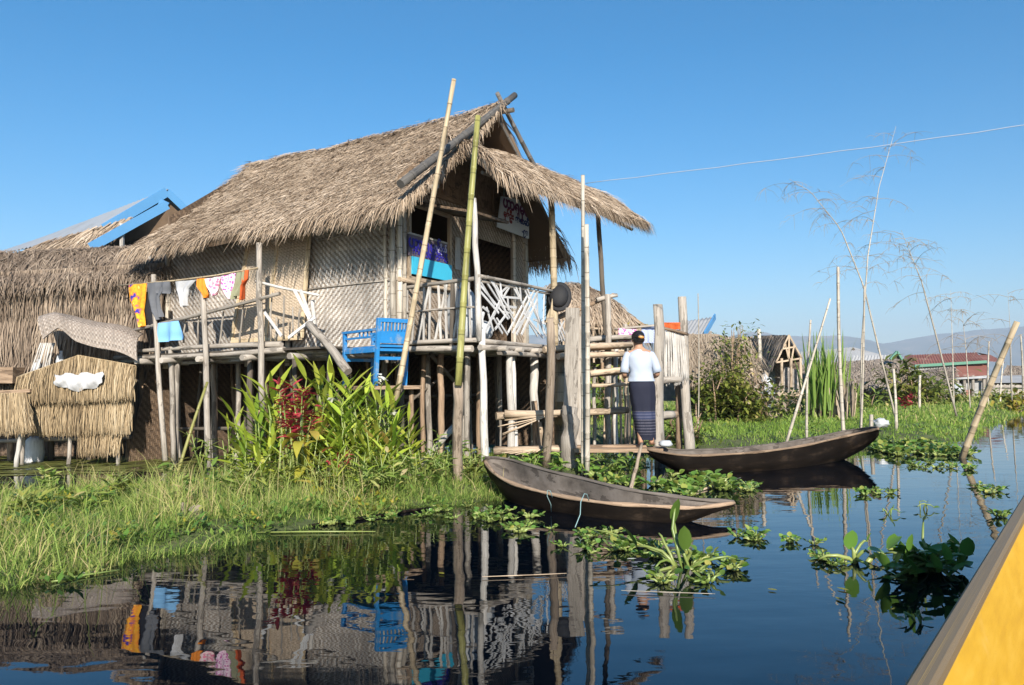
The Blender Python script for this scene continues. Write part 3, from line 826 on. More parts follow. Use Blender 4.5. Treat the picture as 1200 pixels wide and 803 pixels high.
Ug = Vector((UU[0], UU[1], 0)); Vg = Vector((VV[0], VV[1], 0))
# white painted banner under the porch roof
def L2G(p): return HG(p[0], p[1], p[2])
bq = [HP(583, 266, 'b', 1.0), HP(620, 280, 'b', 1.0), HP(620, 236, 'b', 1.0), HP(588, 230, 'b', 1.0)]
bg = [L2G(p) for p in bq]
ban = thing('banner', 'white painted banner with dark lettering hanging under the porch roof', 'sign', tuple(bg[0]))
mb = MB(); mb.quad(bg, None, .5); mb.quad([p + Vg * .02 for p in reversed(bg)], None, .5); mb.build('panel', M['banner white'], ban)
bx = (bg[1] - bg[0]).normalized(); bz = (bg[2] - bg[1]).normalized(); W_ = (bg[1] - bg[0]).length; H_ = (bg[2] - bg[1]).length
def bpos(u, v): return tuple(lerp(lerp(bg[0], bg[1], u), lerp(bg[3], bg[2], u), v) - Vg * .012 - OFF[ban.name])
text_mesh('lettering', 'ဟာရမှင်း', .26, 'lettering purple', ban, frame_mat(bpos(.56, .74), bx, bz))
text_mesh('lettering', 'မုဒ်ဦး', .15, 'lettering red', ban, frame_mat(bpos(.28, .45), bx, bz))
text_mesh('lettering', 'သောဆီ', .15, 'lettering navy', ban, frame_mat(bpos(.74, .40), bx, bz))
text_mesh('lettering', '-၉၈', .13, 'lettering navy', ban, frame_mat(bpos(.84, .13), bx, bz))
for u in (.08, .92):
    mb = MB(); p = lerp(bg[3], bg[2], u); mb.tube([p, p + Vector((0, 0, .35))], .006, 5); mb.build('cord', M['rope'], ban)
# blue sign in the window
sq = [L2G(p) for p in (HP(478.5, 299, 'b', 1.14), HP(524, 311, 'b', 1.14), HP(524, 285.5, 'b', 1.14), HP(478.5, 273, 'b', 1.14))]
sg = thing('window_sign', 'sign with blue lettering standing in the window above the cyan board', 'sign', tuple(sq[0]))
mb = MB(); mb.quad(sq, None, .5); mb.quad([p + Vg * .02 for p in reversed(sq)], None, .5); mb.build('panel', M['sign backing'], sg)
mb = MB(); mb.beam(sq[3], sq[2], .025, .025); mb.build('top_rail', M['wood pale'], sg)
sx_ = (sq[1] - sq[0]).normalized()
def spos(u, v): return tuple(lerp(lerp(sq[0], sq[1], u), lerp(sq[3], sq[2], u), v) - Vg * .012 - OFF[sg.name])
text_mesh('lettering', 'ဟာရမှင်း', .23, 'lettering violet', sg, frame_mat(spos(.45, .60), sx_, (0, 0, 1)))
text_mesh('lettering', 'ပုဂ္ဂိုလ်', .11, 'lettering light', sg, frame_mat(spos(.80, .66), sx_, (0, 0, 1)))
text_mesh('lettering', 'သင်္ဘောစာသင်', .13, 'lettering violet', sg, frame_mat(spos(.55, .22), sx_, (0, 0, 1)))
# pale notice on the wall by the doorway
q0 = HG(1.27, 1.16, 2.95)
mb = MB(); mb.box(q0 + Vector((0, 0, .25)), Ug * .075, Vg * .006, Vector((0, 0, .25))); tag(mb.build('notice', M['wood pale']), 'narrow pale notice fixed on the shaded wall beside the dark doorway', 'notice')
# sacks and a black hat on the balcony
def sack(c, s):
    mb = MB(); c = Vector(c)
    def fn(u, v):
        a = u * 2 * math.pi; b = v * math.pi
        rr = (abs(math.sin(b)) ** .45) * (1 + .10 * mnoise.noise(Vector((math.cos(a) * 1.5, math.sin(a) * 1.5, v * 3)) + c))
        return c + Vector((math.cos(a) * rr * s[0], math.sin(a) * rr * s[1], s[2] * (1 + math.cos(b))))
    mb.grid(fn, 16, 10, .5, flip=True); mb.tube([c + Vector((0, 0, s[2] * 1.95)), c + Vector((.01, 0, s[2] * 2.0 + .06)), c + Vector((.04, .02, s[2] * 2.0 + .12))], [.05, .03, .055], 8, r=.5)
    return mb
tag(sack(HG(.22, .42, ZD), (.21, .20, .36)).build('sack', M['plastic white']), 'plump tall white sack behind the balcony corner, its tied neck above the rail', 'sack', 'white sacks on the balcony')
tag(sack(HG(.62, .40, ZD), (.20, .18, .15)).build('sack', M['plastic white']), 'small low white sack glimpsed through the balcony lattice', 'sack', 'white sacks on the balcony')
hc = L2G(HP(655, 347, 'b', -.14))
ht = thing('hat', 'round black hat hung on the right end of the white balcony rail', 'hat', tuple(hc))
rot = Matrix.Rotation(math.radians(75), 3, 'X') @ Matrix.Rotation(.3, 3, 'Y')
mb = MB(); mb.ell(hc, .15, .19, .085, 16, 10, .5, rot=Matrix.Rotation(-.35, 3, 'Z') @ rot); mb.build('crown', M['hat black'], ht)
mb = MB(); mb.ell(hc + Vector((.01, .02, -.01)), .19, .25, .022, 20, 8, .5, rot=Matrix.Rotation(-.35, 3, 'Z') @ rot); mb.build('brim', M['hat black'], ht)
# =================================================================== thatched hut at the left
Y0 = 12.5
hut = thing('thatched_hut', 'low hut hung with layers of grey straw thatch beside the big stilt house', 'hut', tuple(at(80, 535, Y0 + .6)))
def hq(tl, tr, bl, br, yt, yb, sag=0.0): return quadP(at(*tl, yt), at(*tr, yt + .2), at(*bl, yb), at(*br, yb + .2), sag)
mb = MB()
P = hq((-150, 298), (200, 286), (-150, 334), (196, 318), 13.6, 12.6, .04)
slab(mb, P, 24, 6, .12, .05, r=.3)
thatch(mb, P, 5200, (.3, .55), (.012, .022), .35, .15, .25)
thatch(mb, P, 1300, (.3, .55), (.012, .022), .3, .1, .6, tmin=.85)
thatch(mb, P, 300, (.2, .4), (.012, .02), .9, .4, .1, tmax=.08)
mb.build('roof', M['thatch aged'], hut)
mb = MB()
P = hq((-150, 320), (190, 304), (-150, 470), (185, 430), 13.0, 12.9); mb.grid(P, 16, 6, .1)
for (x0, x1, ya, yb_, za, zb, D, n) in ((-150, 60, 410, 412, 475, 462, 12.5, 2600), (-150, 192, 366, 352, 438, 430, 12.65, 4200), (-150, 195, 328, 308, 384, 366, 12.75, 4000)):
    curtain(mb, (at(x0, ya, D), at(x1, yb_, D + .15)), (at(x0, za, D - .1), at(x1 - 4, zb, D + .05)), n, (.009, .018), .06, .14)
mb.build('thatch_wall', M['thatch aged'], hut)
mb = MB()   # bare rail and dark inside
for x in (-30, 190): pass
c = [at(-155, 306, 14.0), at(200, 300, 14.2), at(195, 533, 14.2), at(-155, 533, 14.0)]
mb.quad(c, None, .5); mb.quad([p + Vector((0, .05, 0)) for p in reversed(c)], None, .5); mb.build('back_wall', M['weave brown'], hut)  # wall carried on below the floor so the space under the hut stays dark
for x, yb in ((12, 540), (60, 538), (105, 538), (150, 534), (166, 534), (-30, 540), (-85, 540), (-140, 540)):
    mb = MB(); pole(mb, at(x, yb + 8, 12.75), at(x + R.uniform(-3, 3), 420, 12.8), .05, .045, 8, .01, .008); mb.build('stilt', M['wood dark' if x in (60, 105) else 'wood brown'], hut)
mb = MB()
pole(mb, at(-150, 440, 12.6), at(200, 424, 12.8), .04, .035, 7, .02, .006)
pole(mb, at(-150, 524, 12.7), at(170, 512, 12.7), .035, .035, 7, .02, .006)
for x0, x1 in ((160, 210),): pole(mb, at(x0, 424, 12.3), at(x1, 409, 12.2), .04, .04, 7, .01, .005)
mb.build('beam', M['wood grey'], hut)
mb = MB()
for x in range(42, 60, 2): pole(mb, at(x + 6, 402, 12.2), at(x - 4 + R.uniform(-4, 4), 436 + R.uniform(-3, 6), 12.1), .012, .008, 5)
mb.build('loose_sticks', M['wood pale'], hut)
# small lattice wall between hut and house
mb = MB()
for k in range(6): mb.beam(at(172, 306 + k * 5.2, 13.2), at(200, 305 + k * 5.2, 13.4), .05, .02, (0, 1, 0))
for x in (176, 196): mb.beam(at(x, 300, 13.15), at(x, 345, 13.2), .06, .03, (0, 1, 0))
mb.build('slat_panel', M['wood pale'], hut)
# curved woven mat propped open
mat_o = MB()
def matP(u, v):
    tl, tr, bl, br = at(48, 370, 12.15), at(168, 392, 12.25), at(52, 398, 11.75), at(162, 424, 11.85)
    p = lerp(lerp(tl, tr, u), lerp(bl, br, u), v)
    notch = max(0, 1 - abs(u - .16) / .17) * v * .16
    p += Vector((0, -.13 * math.sin(v * math.pi * .9), .10 * math.sin(v * math.pi) + .10 * math.sin(u * math.pi) + notch + .03 * math.sin(u * 9)))
    return p
mat_o.grid(matP, 26, 8, .5, uvs=(1.65, .52)); mat_o.grid(lambda u, v: Vector(matP(u, v)) + Vector((0, .02, -.01)), 26, 8, .5, uvs=(1.65, .52), flip=True)
tag(mat_o.build('bamboo_mat', M['weave mat']), 'buckled woven bamboo mat jutting from the straw hut', 'mat')
# lower straw screens standing in the water
scr = thing('thatch_screen', 'wide golden straw screen standing in the green water under the woven mat', 'screen', tuple(at(90, 540, 12.1)))
mb = MB()
for (x0, x1, ya, yb_, za, zb, D, n) in ((94, 144, 498, 498, 533, 530, 12.10, 700), (40, 156, 460, 460, 508, 506, 12.06, 2300), (22, 93, 442, 416, 470, 470, 11.98, 1300), (92, 158, 416, 428, 470, 466, 11.98, 1200)):
    mb.grid(lambda u, v: lerp(at(x0 + (x1 - x0) * u, ya + (yb_ - ya) * u, D + .05), at(x0 + (x1 - x0) * u, za + (zb - za) * u - 4, D + .05), v), 8, 4, .15)
    curtain(mb, (at(x0, ya, D), at(x1, yb_, D)), (at(x0 + 1, za, D - .06), at(x1 - 2, zb, D - .06)), n, (.007, .014), .035, .08)
mb.build('straw', M['thatch gold'], scr)
mb = MB(); pole(mb, at(20, 442, 12.06), at(92, 417, 12.06), .012, .012, 6); pole(mb, at(92, 417, 12.08), at(150, 428, 12.08), .011, .011, 6); mb.build('rail', M['bamboo tan'], scr)
for x, yt in ((82, 470), (28, 445), (140, 430)):
    mb = MB(); pole(mb, at(x - 2, 548, 12.05), at(x + 3, yt, 12.15), .03, .03, 7, .01, .005); mb.build('post', M['wood grey'], scr)
scr2 = thing('thatch_screen', 'small fan of pale straw hung at the left edge of the hut', 'screen', tuple(at(12, 540, 11.8)))
mb = MB()
mb.grid(lambda u, v: lerp(at(-40 + 72 * u, 461, 11.85), at(-40 + 74 * u, 500, 11.8), v), 8, 4, .15)
curtain(mb, (at(-40, 462, 11.8), at(32, 460, 11.8)), (at(-46, 506, 11.62), at(40, 504, 11.62)), 1500, (.007, .014), .04, .06)
mb.build('straw', M['thatch gold'], scr2)
mb = MB(); pole(mb, at(19, 548, 11.7), at(26, 490, 11.8), .035, .03, 7, .01, .005); mb.build('post', M['wood pale'], scr2)
mb = MB(); mb.beam(at(-30, 461, 11.8), at(36, 458, 11.8), .05, .05); mb.beam(at(-30, 440, 12.3), at(22, 440, 12.3), .3, .25, m=0); mb.build('crossbar', M['wood brown'], scr2)
# white cloth tucked behind the straw
mb = MB()
def wc(u, v):
    p = at(64 + 56 * u, 0, 11.86); y = 439 + 11 * v + 8 * math.sin(u * math.pi) * v - 2 * u * (1 - v) + 1.5 * math.sin(u * 17)
    return at(64 + 56 * u, y, 11.80 - .05 * math.sin(v * 3.1)) + Vector((0, .032 * math.sin(u * 19 + v * 5) * (1 - .4 * v) + .02 * math.sin(u * 41 - v * 9), 0))
mb.grid(wc, 22, 5, .5); tag(mb.build('cloth', M['cloth white']), 'crumpled white cloth slung across the golden straw screen', 'cloth')
for px, py, h, lab in ((43, 437, 20, 'white plastic bottle standing behind the left end of the straw screen'), (70, 432, 26, 'leaning white plastic jug behind the peak of the straw screen')):
    p = at(px, py, 12.35); k = h / F * 12.35
    mb = MB(); mb.tube([p + Vector((0, 0, -.25)), p + Vector((0, 0, k * .35)), p + Vector((.01, 0, k * .55)), p + Vector((.02, 0, k * .6)), p + Vector((.02, 0, k * .8))], [.06, .06, .05, .025, .025], 10, r=.5)
    tag(mb.build('bottle', M['plastic white']), lab, 'bottle')
# white jar in the water
p = at(40, 538, 12.6); mb = MB(); mb.tube([p + Vector((0, 0, -.1)), p + Vector((0, 0, .1)), p + Vector((0, 0, .3)), p + Vector((0, 0, .36))], [.13, .15, .13, .07], 12, r=.5)
tag(mb.build('jar', M['wood white']), 'pale jar standing in the dark water under the straw hut', 'jar')

# =================================================================== house with blue trim behind
bh = thing('blue_trimmed_house', 'house with a grey metal roof and sky blue barge boards behind the straw hut', 'house', tuple(at(130, 500, 19)))
apx = at(197, 222, 18.0); ridge2 = at(18, 291, 24.5)
eave1 = at(120, 270, 17.4); eave2 = at(-60, 312, 24.0)
mb = MB()
def mr(u, v):
    p = lerp(lerp(apx, ridge2, u), lerp(eave1, eave2, u), v)
    return p + Vector((0, 0, .02 * math.sin(u * 260)))
mb.grid(mr, 160, 2, .5); mb.build('metal_roof', M['metal sheet'], bh)
mb = MB(); rb = at(232, 258, 18.6)
mb.quad([apx, ridge2, at(80, 300, 25.5), rb], None, .5); mb.build('metal_roof', M['metal sheet'], bh)
mb = MB(); mb.beam(apx + Vector((.02, -.1, -.08)), at(122, 268, 17.3), .05, .21, (0, -.35, 1)); mb.build('barge_board', M['paint sky'], bh)
mb = MB(); mb.beam(apx + Vector((.02, -.1, -.08)), at(217, 245, 18.2), .05, .16, (0, -.35, 1)); mb.build('barge_board', M['paint sky'], bh)
mb = MB(); mb.beam(at(196, 240, 16.9), at(106, 290, 16.4), .05, .19, (0, -.35, 1)); mb.beam(at(186, 238, 16.95), at(196, 243, 17), .05, .21, (0, -.35, 1)); mb.build('barge_board', M['paint sky'], bh)
mb = MB(); P = quadP(at(50, 286, 17.6), at(158, 254, 17.3), at(10, 306, 16.8), at(118, 292, 16.6))
slab(mb, P, 12, 6, .12, .04); thatch(mb, P, 1500, (.4, .6), (.018, .03), .3, .1, .2); mb.build('thatch_roof', M['thatch'], bh)
mb = MB(); c = [at(60, 300, 18.2), at(222, 262, 18.4), at(222, 420, 18.4), at(60, 420, 18.2)]
mb.quad(c, None, .5); c2 = [apx + Vector((0, .15, -.3)), at(120, 292, 18.2), at(222, 262, 18.45)]
k = mb.vs(c2, .5); mb.fc((k, k + 1, k + 2)); mb.build('wall', M['weave brown'], bh)
mb = MB(); mb.beam(at(143, 300, 16.7), at(143, 262, 16.7), .07, .07); mb.build('post', M['wood pale'], bh)
for x in (70, 140, 205):
    mb = MB(); pole(mb, at(x, 500, 18.8), at(x, 400, 18.8), .08, .08, 7); mb.build('stilt', M['wood dark'], bh)

# =================================================================== laundry on its pole
def clothes_a(py): return -1.05
LY = [L2G(HP(x, y, 'a', -1.02)) for x, y in ((137, 335), (205, 329), (252, 323), (302, 314))]
mb = MB(); mb.tube(LY, [.012, .014, .013, .011], 7); tag(mb.build('laundry_pole', M['bamboo tan']), 'thin bamboo pole across the deck with washing hung on it', 'pole')
def garment(name, label, cat, pts, mat, thick=.012, folds=.032, freq=34, grp='washing hung on the bamboo pole', dep=-1.045):
    """outline in photo pixels (left edge list top to bottom, right edge list), hung as a rippled sheet"""
    le, re = pts; n = max(len(le), len(re)); mb = MB()
    def edge(e, v):
        k = v * (len(e) - 1); i = min(int(k), len(e) - 2); f = k - i
        return (e[i][0] + (e[i + 1][0] - e[i][0]) * f, e[i][1] + (e[i + 1][1] - e[i][1]) * f)
    ph = R.uniform(0, 6)
    def fn(u, v, o=0.0):
        a, b = edge(le, v), edge(re, v)
        q = HP(a[0] + (b[0] - a[0]) * u, a[1] + (b[1] - a[1]) * u, 'a', dep)
        q.x += o + folds * (.3 + v) * math.sin(u * freq * .3 + ph + 2 * v) + .02 * v * math.sin(ph * 3 + v * 5)
        return L2G(q)
    mb.grid(fn, 14, 12, .5); mb.grid(lambda u, v: fn(u, v, thick), 14, 12, .5, flip=True)
    o = mb.build(name, M[mat]); return tag(o, label, cat, grp)
garment('cloth', 'orange and blue sunset patterned cloth at the left end of the washing pole', 'cloth', (((150, 334), (151, 352), (160, 372), (165, 384)), ((172, 332), (170, 350), (166, 364), (168, 382))), 'cloth sunset')
garment('shirt', 'black garment hanging between the orange cloth and the grey trousers', 'shirt', (((163, 346), (162, 360), (166, 380), (170, 386)), ((178, 340), (186, 362), (190, 378), (192, 384))), 'cloth black', dep=-.98)
tg = thing('trousers', 'charcoal grey trousers hanging on the washing pole', 'trousers', tuple(L2G(HP(185, 375, 'a', -1.05))), 'washing hung on the bamboo pole')
g1 = garment('tmp', None, None, (((172, 332), (173, 350), (177, 366), (184, 376)), ((198, 330), (187, 348), (187, 362), (189, 371))), 'cloth grey', grp=None)
g2 = garment('tmp', None, None, (((180, 331), (184, 344)), ((198, 330), (198, 344))), 'cloth grey', grp=None, dep=-1.06)
for g, nm in ((g1, 'trouser_leg'), (g2, 'waist')):
    g.name = nm; g.data.name = nm; w = g.location.copy(); g.parent = tg; g.location = w - tg.location
garment('shirt', 'small white shirt hanging crookedly on the washing pole', 'shirt', (((205, 330), (206, 340), (212, 350), (215, 360)), ((230, 328), (220, 338), (218, 348), (218, 358))), 'cloth white')
garment('cloth', 'bright orange crumpled cloth knotted on the washing pole', 'cloth', (((231, 327), (231, 336), (236, 345), (238, 349)), ((240, 326), (241, 338), (243, 345), (241, 349))), 'cloth orange', folds=.03, freq=50)
garment('blouse', 'small pink and white floral blouse on the washing pole', 'blouse', (((240, 327), (243, 336), (247, 342), (250, 347)), ((258, 324), (255, 334), (254, 340), (253, 345))), 'cloth floral')
garment('blouse', 'magenta and white spotted blouse on the washing pole', 'blouse', (((259, 324), (260, 334), (264, 344), (268, 350)), ((275, 320), (273, 332), (272, 342), (272, 350))), 'cloth magenta')
garment('cloth', 'olive green cloth on the washing pole', 'cloth', (((276, 320), (274, 332), (272, 342), (273, 352)), ((286, 318), (285, 330), (282, 338), (280, 346))), 'cloth sage')
garment('cloth', 'rust orange rag at the right end of the washing pole', 'cloth', (((284, 318), (284, 330), (281, 336), (280, 352)), ((291, 316), (291, 327), (286, 334), (284, 350))), 'cloth rust', folds=.03)
garment('shirt', 'sky blue folded shirt draped over the deck rail', 'shirt', (((185, 379), (186, 390), (187, 401)), ((208, 376), (211, 388), (212, 398))), 'cloth sky', grp=None, dep=-1.06)

# =================================================================== blue chair on a plank stand
cz = .92
chair = thing('chair', 'blue painted wooden armchair with a slatted back standing against the deck', 'chair', tuple(at(430, 445, 9.75)))
bk_l, bk_r = at(436, 445, 9.6), at(468, 440, 9.85)
bxv = (bk_r - bk_l); bxv.z = 0; bxv.normalize()
dpt = (at(397, 440, 10.25) - bk_l); dpt.z = 0; dpt = dpt - bxv * dpt.dot(bxv); dpt.normalize()
base = at(440, 452, 9.62); zc = base.z
wv, dv, hh = .42, .80, .88
O = Vector((base.x, base.y, zc))
ang = math.atan2(bxv.y, bxv.x)
def cp(x, y, z): return O + bxv * x + dpt * y + Vector((-.05 * z * 0, 0, z))
def cbox(mb, c, sx, sy, sz): mb.box(cp(*c), bxv * sx / 2, dpt * sy / 2, Vector((0, 0, sz / 2)))
for (x, y, top) in ((0, 0, .83), (wv, 0, .83), (0, dv, .68), (wv, dv, .68)):
    mb = MB(); mb.beam(cp(x, y, 0), cp(x, y - (.08 if y == 0 else 0), top), .045, .045, tuple(dpt)); mb.build('leg', M['paint blue'], chair)
mb = MB(); cbox(mb, (wv / 2, dv / 2, .48), wv - .01, dv - .05, .03); mb.build('seat', M['paint blue'], chair)
mb = MB()
for z_ in (.34, .45): cbox(mb, (wv / 2, -.0, z_), wv - .05, .025, .04); cbox(mb, (wv / 2, dv, z_), wv - .05, .025, .04)
for x in (0, wv): cbox(mb, (x, dv / 2, .44), .025, dv - .05, .05)
mb.build('seat_frame', M['paint blue'], chair)
bkm = MB()
for k in range(7): bkm.beam(cp(.06 + k * .05, -.062, .66), cp(.06 + k * .05, -.078, .79), .022, .016, tuple(dpt))
bkm.beam(cp(.02, -.06, .60), cp(wv - .02, -.06, .60), .02, .15); bkm.beam(cp(-.02, -.085, .81), cp(wv + .02, -.085, .81), .03, .05); bkm.beam(cp(.02, -.03, .50), cp(wv - .02, -.03, .50), .02, .04)
bkm.build('backrest', M['paint blue'], chair)
for x in (0, wv):
    mb = MB(); mb.beam(cp(x, -.06, .695), cp(x, dv + .04, .695), .055, .03); mb.build('armrest', M['paint blue'], chair)
    mb = MB()
    for k in range(4): mb.beam(cp(x, .1 + .1 * k, .62), cp(x, .1 + .1 * k, .68), .02, .015, tuple(bxv))
    mb.beam(cp(x, .02, .61), cp(x, dv - .02, .61), .02, .025); mb.build('arm_slats', M['paint blue'], chair)
st = thing('plank_stand', 'rough plank stand on stakes hidden among ginger leaves, carrying the blue chair', 'stand', tuple(O - Vector((0, 0, zc))))
mb = MB()
for k in range(4): cbox(mb, (wv / 2, -.05 + k * .21, -.025), .75, .19, .045)
mb.build('planks', M['wood brown'], st)
for x, y in ((-.1, 0), (wv + .1, 0), (-.1, dv), (wv + .1, dv)):
    p = cp(x, y, -.05); mb = MB(); pole(mb, (p.x, p.y, -.1), p, .035, .03, 7, 0, .004); mb.build('stake', M['wood brown'], st)

# =================================================================== landing steps in front of the balcony's right side
ld = thing('landing_stage', 'stepped log landing stage on posts leading down from the house to the canoes', 'landing', tuple(gr(680, 545, 0)))
def lpost(px, py0, py1, D, r, mat, r1=None, flat=1.0, nm='post', jit=.008, bam=False):
    mb = MB(); a_, b_ = at(px[0], py0, D), at(px[1], py1, D); a_.z = min(a_.z, -.12)
    pole(mb, a_, b_, r, r1 or r * .9, 9, .008, jit, flat=flat, bam=bam); return mb.build(nm, M[mat], ld)
def lrow(px0, py0, px1, py1, D0, D1, n, r, mat='log tan', nm='step_log', dz=.0):
    for k in range(n):
        mb = MB(); pole(mb, at(px0, py0, D0) + Vector((R.uniform(-.04, .04), k * r * 2.0, dz * k)), at(px1, py1, D1) + Vector((R.uniform(-.05, .05), k * r * 2.0, dz * k)), r * R.uniform(.85, 1.15), r * R.uniform(.75, 1.0), 8, .012, .006)
        mb.build(nm, M[mat if k % 2 == 0 else 'wood brown'], ld)
# wide weathered board post, stumps, posts
mb = MB(); b0, b1 = at(668, 548, 10.7), at(671, 361, 10.7); b0.z = -.1
mb.beam(b0 + Vector((-.02, 0, 0)), b1, .19, .06, (0, 1, 0)); mb.beam(b0 + Vector((.14, .03, 0)), b1 + Vector((.12, .03, -.12)), .11, .05, (0, 1, 0)); mb.build('board_post', M['wood grey'], ld)
mb = MB()
p = at(667, 520, 10.62); pole(mb, (p.x, p.y, -.1), (p.x + .02, p.y, .86), .125, .105, 11, .02, .022, 9)
mb.build('footing', M['wood grey'], ld)
lpost((655, 657), 548, 416, 11.6, .085, 'bamboo tan', bam=True)
lpost((604, 600), 548, 414, 11.0, .045, 'wood pale'); lpost((628, 626), 552, 470, 11.2, .05, 'wood brown'); lpost((634, 632), 552, 495, 11.1, .04, 'log tan')
lpost((712, 712), 545, 345, 12.3, .05, 'wood grey'); lpost((697, 697), 545, 430, 12.2, .03, 'wood grey'); lpost((722, 722), 540, 395, 12.8, .04, 'wood pale')
lpost((773, 770), 545, 357, 10.9, .105, 'wood grey', .10, .55, jit=.012); lpost((809, 799), 535, 348, 11.6, .095, 'wood grey', .075, .8, jit=.012)
lpost((797, 795), 540, 430, 11.75, .05, 'wood brown'); lpost((735, 733), 540, 380, 13.2, .04, 'wood grey')
lrow(583, 488, 735, 481, 10.9, 11.4, 4, .048); lrow(590, 485, 668, 483, 10.75, 10.8, 1, .05)
lrow(581, 529, 672, 526, 10.7, 10.7, 4, .048); lrow(645, 526, 700, 528, 10.65, 10.7, 2, .045)
lrow(690, 438, 745, 433, 11.5, 11.6, 4, .045); lrow(695, 452, 742, 449, 11.3, 11.4, 1, .03)
lrow(640, 410, 738, 404, 11.3, 12.2, 5, .05); lrow(652, 418, 735, 415, 11.3, 12.2, 2, .045)
lrow(690, 398, 742, 395, 12.5, 12.8, 4, .045, 'wood grey')
lrow(765, 447, 800, 445, 10.9, 11.3, 1, .055, 'wood grey'); lrow(762, 490, 792, 486, 10.9, 11.2, 2, .06, 'wood grey')
lrow(700, 352, 722, 346, 12.3, 12.4, 1, .035, 'wood grey', 'cross_pole'); lrow(640, 378, 722, 345, 12.4, 12.4, 2, .03, 'wood brown', 'cross_pole')
mb = MB()
mb.beam(at(672, 527, 10.5), at(775, 527, 10.45), .34, .05); mb.beam(at(672, 523.5, 10.62), at(757, 522.5, 10.6), .16, .035)
mb.build('plank', M['wood brown'], ld)
mb = MB()
for k in range(9): pole(mb, at(585 + R.uniform(-4, 10), 490 + R.uniform(-3, 20), 10.8), at(640, 488, 10.7), .008, .006, 5)
for k in range(5): pole(mb, at(625 + k * 2, 527, 10.6), at(588 + k * 8, 531 + k, 10.6), .01, .008, 5)
mb.build('lashings', M['log tan'], ld)
mb = MB()
for k in range(8):
    pole(mb, at(708 + k * 5, 520, 13.0), at(708 + k * 5 + R.uniform(-2, 2), 440 + R.uniform(-4, 8), 13.0), .022, .02, 6)
mb.build('picket', M['log tan'], ld)
# stick hurdle leaning between the two tall posts
hu = thing('stick_hurdle', 'bundle of thin pale upright sticks tied between two tall grey posts', 'screen', tuple(at(795, 450, 11.1)))
mb = MB()
for k in range(24):
    u = k / 23; xt = 777 + 24 * u; xb = 776 + 30 * u + R.uniform(-1.5, 1.5)
    pole(mb, at(xb, 450 + R.uniform(-7, 3), 11.05 + .25 * u), at(xt, 386 + 5 * u + R.uniform(-2, 3), 11.05 + .25 * u), .013, .010, 5, .012)
mb.build('sticks', M['wood pale'], hu)
mb = MB(); pole(mb, at(772, 384, 11.0), at(806, 392, 11.3), .022, .022, 6, .01, .003); mb.build('top_pole', M['wood brown'], hu)
def drape(name, label, cat, x0, y0, x1, y1, D, mat, uvs=(1, 1)):
    mb = MB(); ph = R.uniform(0, 5)
    def fn(u, v): return at(x0 + (x1 - x0) * u, y0 + (y1 - y0) * v, D) + Vector((0, .03 * math.sin(u * 14 + ph) * v, 0))
    mb.grid(fn, 12, 8, .5, uvs=uvs); mb.grid(lambda u, v: Vector(fn(u, v)) + Vector((0, .012, 0)), 12, 8, .5, uvs=uvs, flip=True); tag(mb.build(name, M[mat]), label, cat)
drape('cloth', 'red cloth hung over the top of the stick hurdle', 'cloth', 777, 378, 797, 386, 11.15, 'cloth rust')
drape('cloth', 'pink spotted cloth drying on the rail behind the woman', 'cloth', 725, 385, 746, 400, 13.1, 'cloth magenta')
drape('cloth', 'blue and white checked cloth drying beside the woman', 'cloth', 752, 382, 768, 402, 13.1, 'cloth check')
mb = MB(); pole(mb, at(720, 386, 13.15), at(772, 381, 13.0), .02, .02, 6); tag(mb.build('drying_rail', M['wood grey']), 'thin horizontal drying rail behind the standing woman', 'rail')
mb = MB(); p = at(780, 520, 10.3)
def bagf(u, v):
    a = u * 6.283; b = v * 3.1416; rr = abs(math.sin(b)) ** .6 * (1 + .25 * mnoise.noise(Vector((math.cos(a), math.sin(a), v * 2)) * 2))
    return p + Vector((math.cos(a) * rr * .09, math.sin(a) * rr * .08, .045 * math.cos(b)))
mb.grid(bagf, 14, 8, .5, flip=True); tag(mb.build('bag', M['plastic white']), 'crumpled white bag lying on the canoe end by the woman', 'bag')
# =================================================================== the woman
def skin_mesh(name, verts, edges, radii, levels=2):
    me = bpy.data.meshes.new(name); me.from_pydata(verts, edges, [])
    o = bpy.data.objects.new('tmp_skin', me); COL.objects.link(o)
    md = o.modifiers.new('s', 'SKIN'); md.use_smooth_shade = True
    sv = me.skin_vertices[0].data
    for i, r in enumerate(radii): sv[i].radius = r if hasattr(r, '__len__') else (r, r)
    sv[0].use_root = True
    sb = o.modifiers.new('d', 'SUBSURF'); sb.levels = levels; sb.render_levels = levels
    bpy.context.view_layer.update()
    out = bpy.data.meshes.new_from_object(o.evaluated_get(bpy.context.evaluated_depsgraph_get()))
    bpy.data.objects.remove(o); bpy.data.meshes.remove(me)
    out.name = name
    return out
WO = gr(757, 523, .335)
woman = thing('person', 'barefoot woman from behind in a white blouse and long navy skirt on the landing plank', 'person', tuple(WO))
lean = -.055     # the body leans a little to the left going up
def LX(z): return lean * z
V_ = []; E_ = []; Rd = []
def av(p, r, parent=None):
    V_.append((p[0] + LX(p[2]), p[1], p[2])); Rd.append(r)
    if parent is not None: E_.append((parent, len(V_) - 1))
    return len(V_) - 1
pel = av((0, 0, .84), (.135, .10)); sp1 = av((0, -.01, .98), (.115, .09), pel); ch = av((0, -.01, 1.13), (.135, .095), sp1)
nb = av((0, .0, 1.255), (.075, .065), ch); nk = av((0, .01, 1.315), .048, nb); hd0 = av((0, .025, 1.37), (.062, .075), nk)
hd1 = av((0, .025, 1.44), (.076, .092), hd0); hd2 = av((0, .015, 1.50), (.062, .075), hd1); hd3 = av((0, .01, 1.53), .03, hd2)
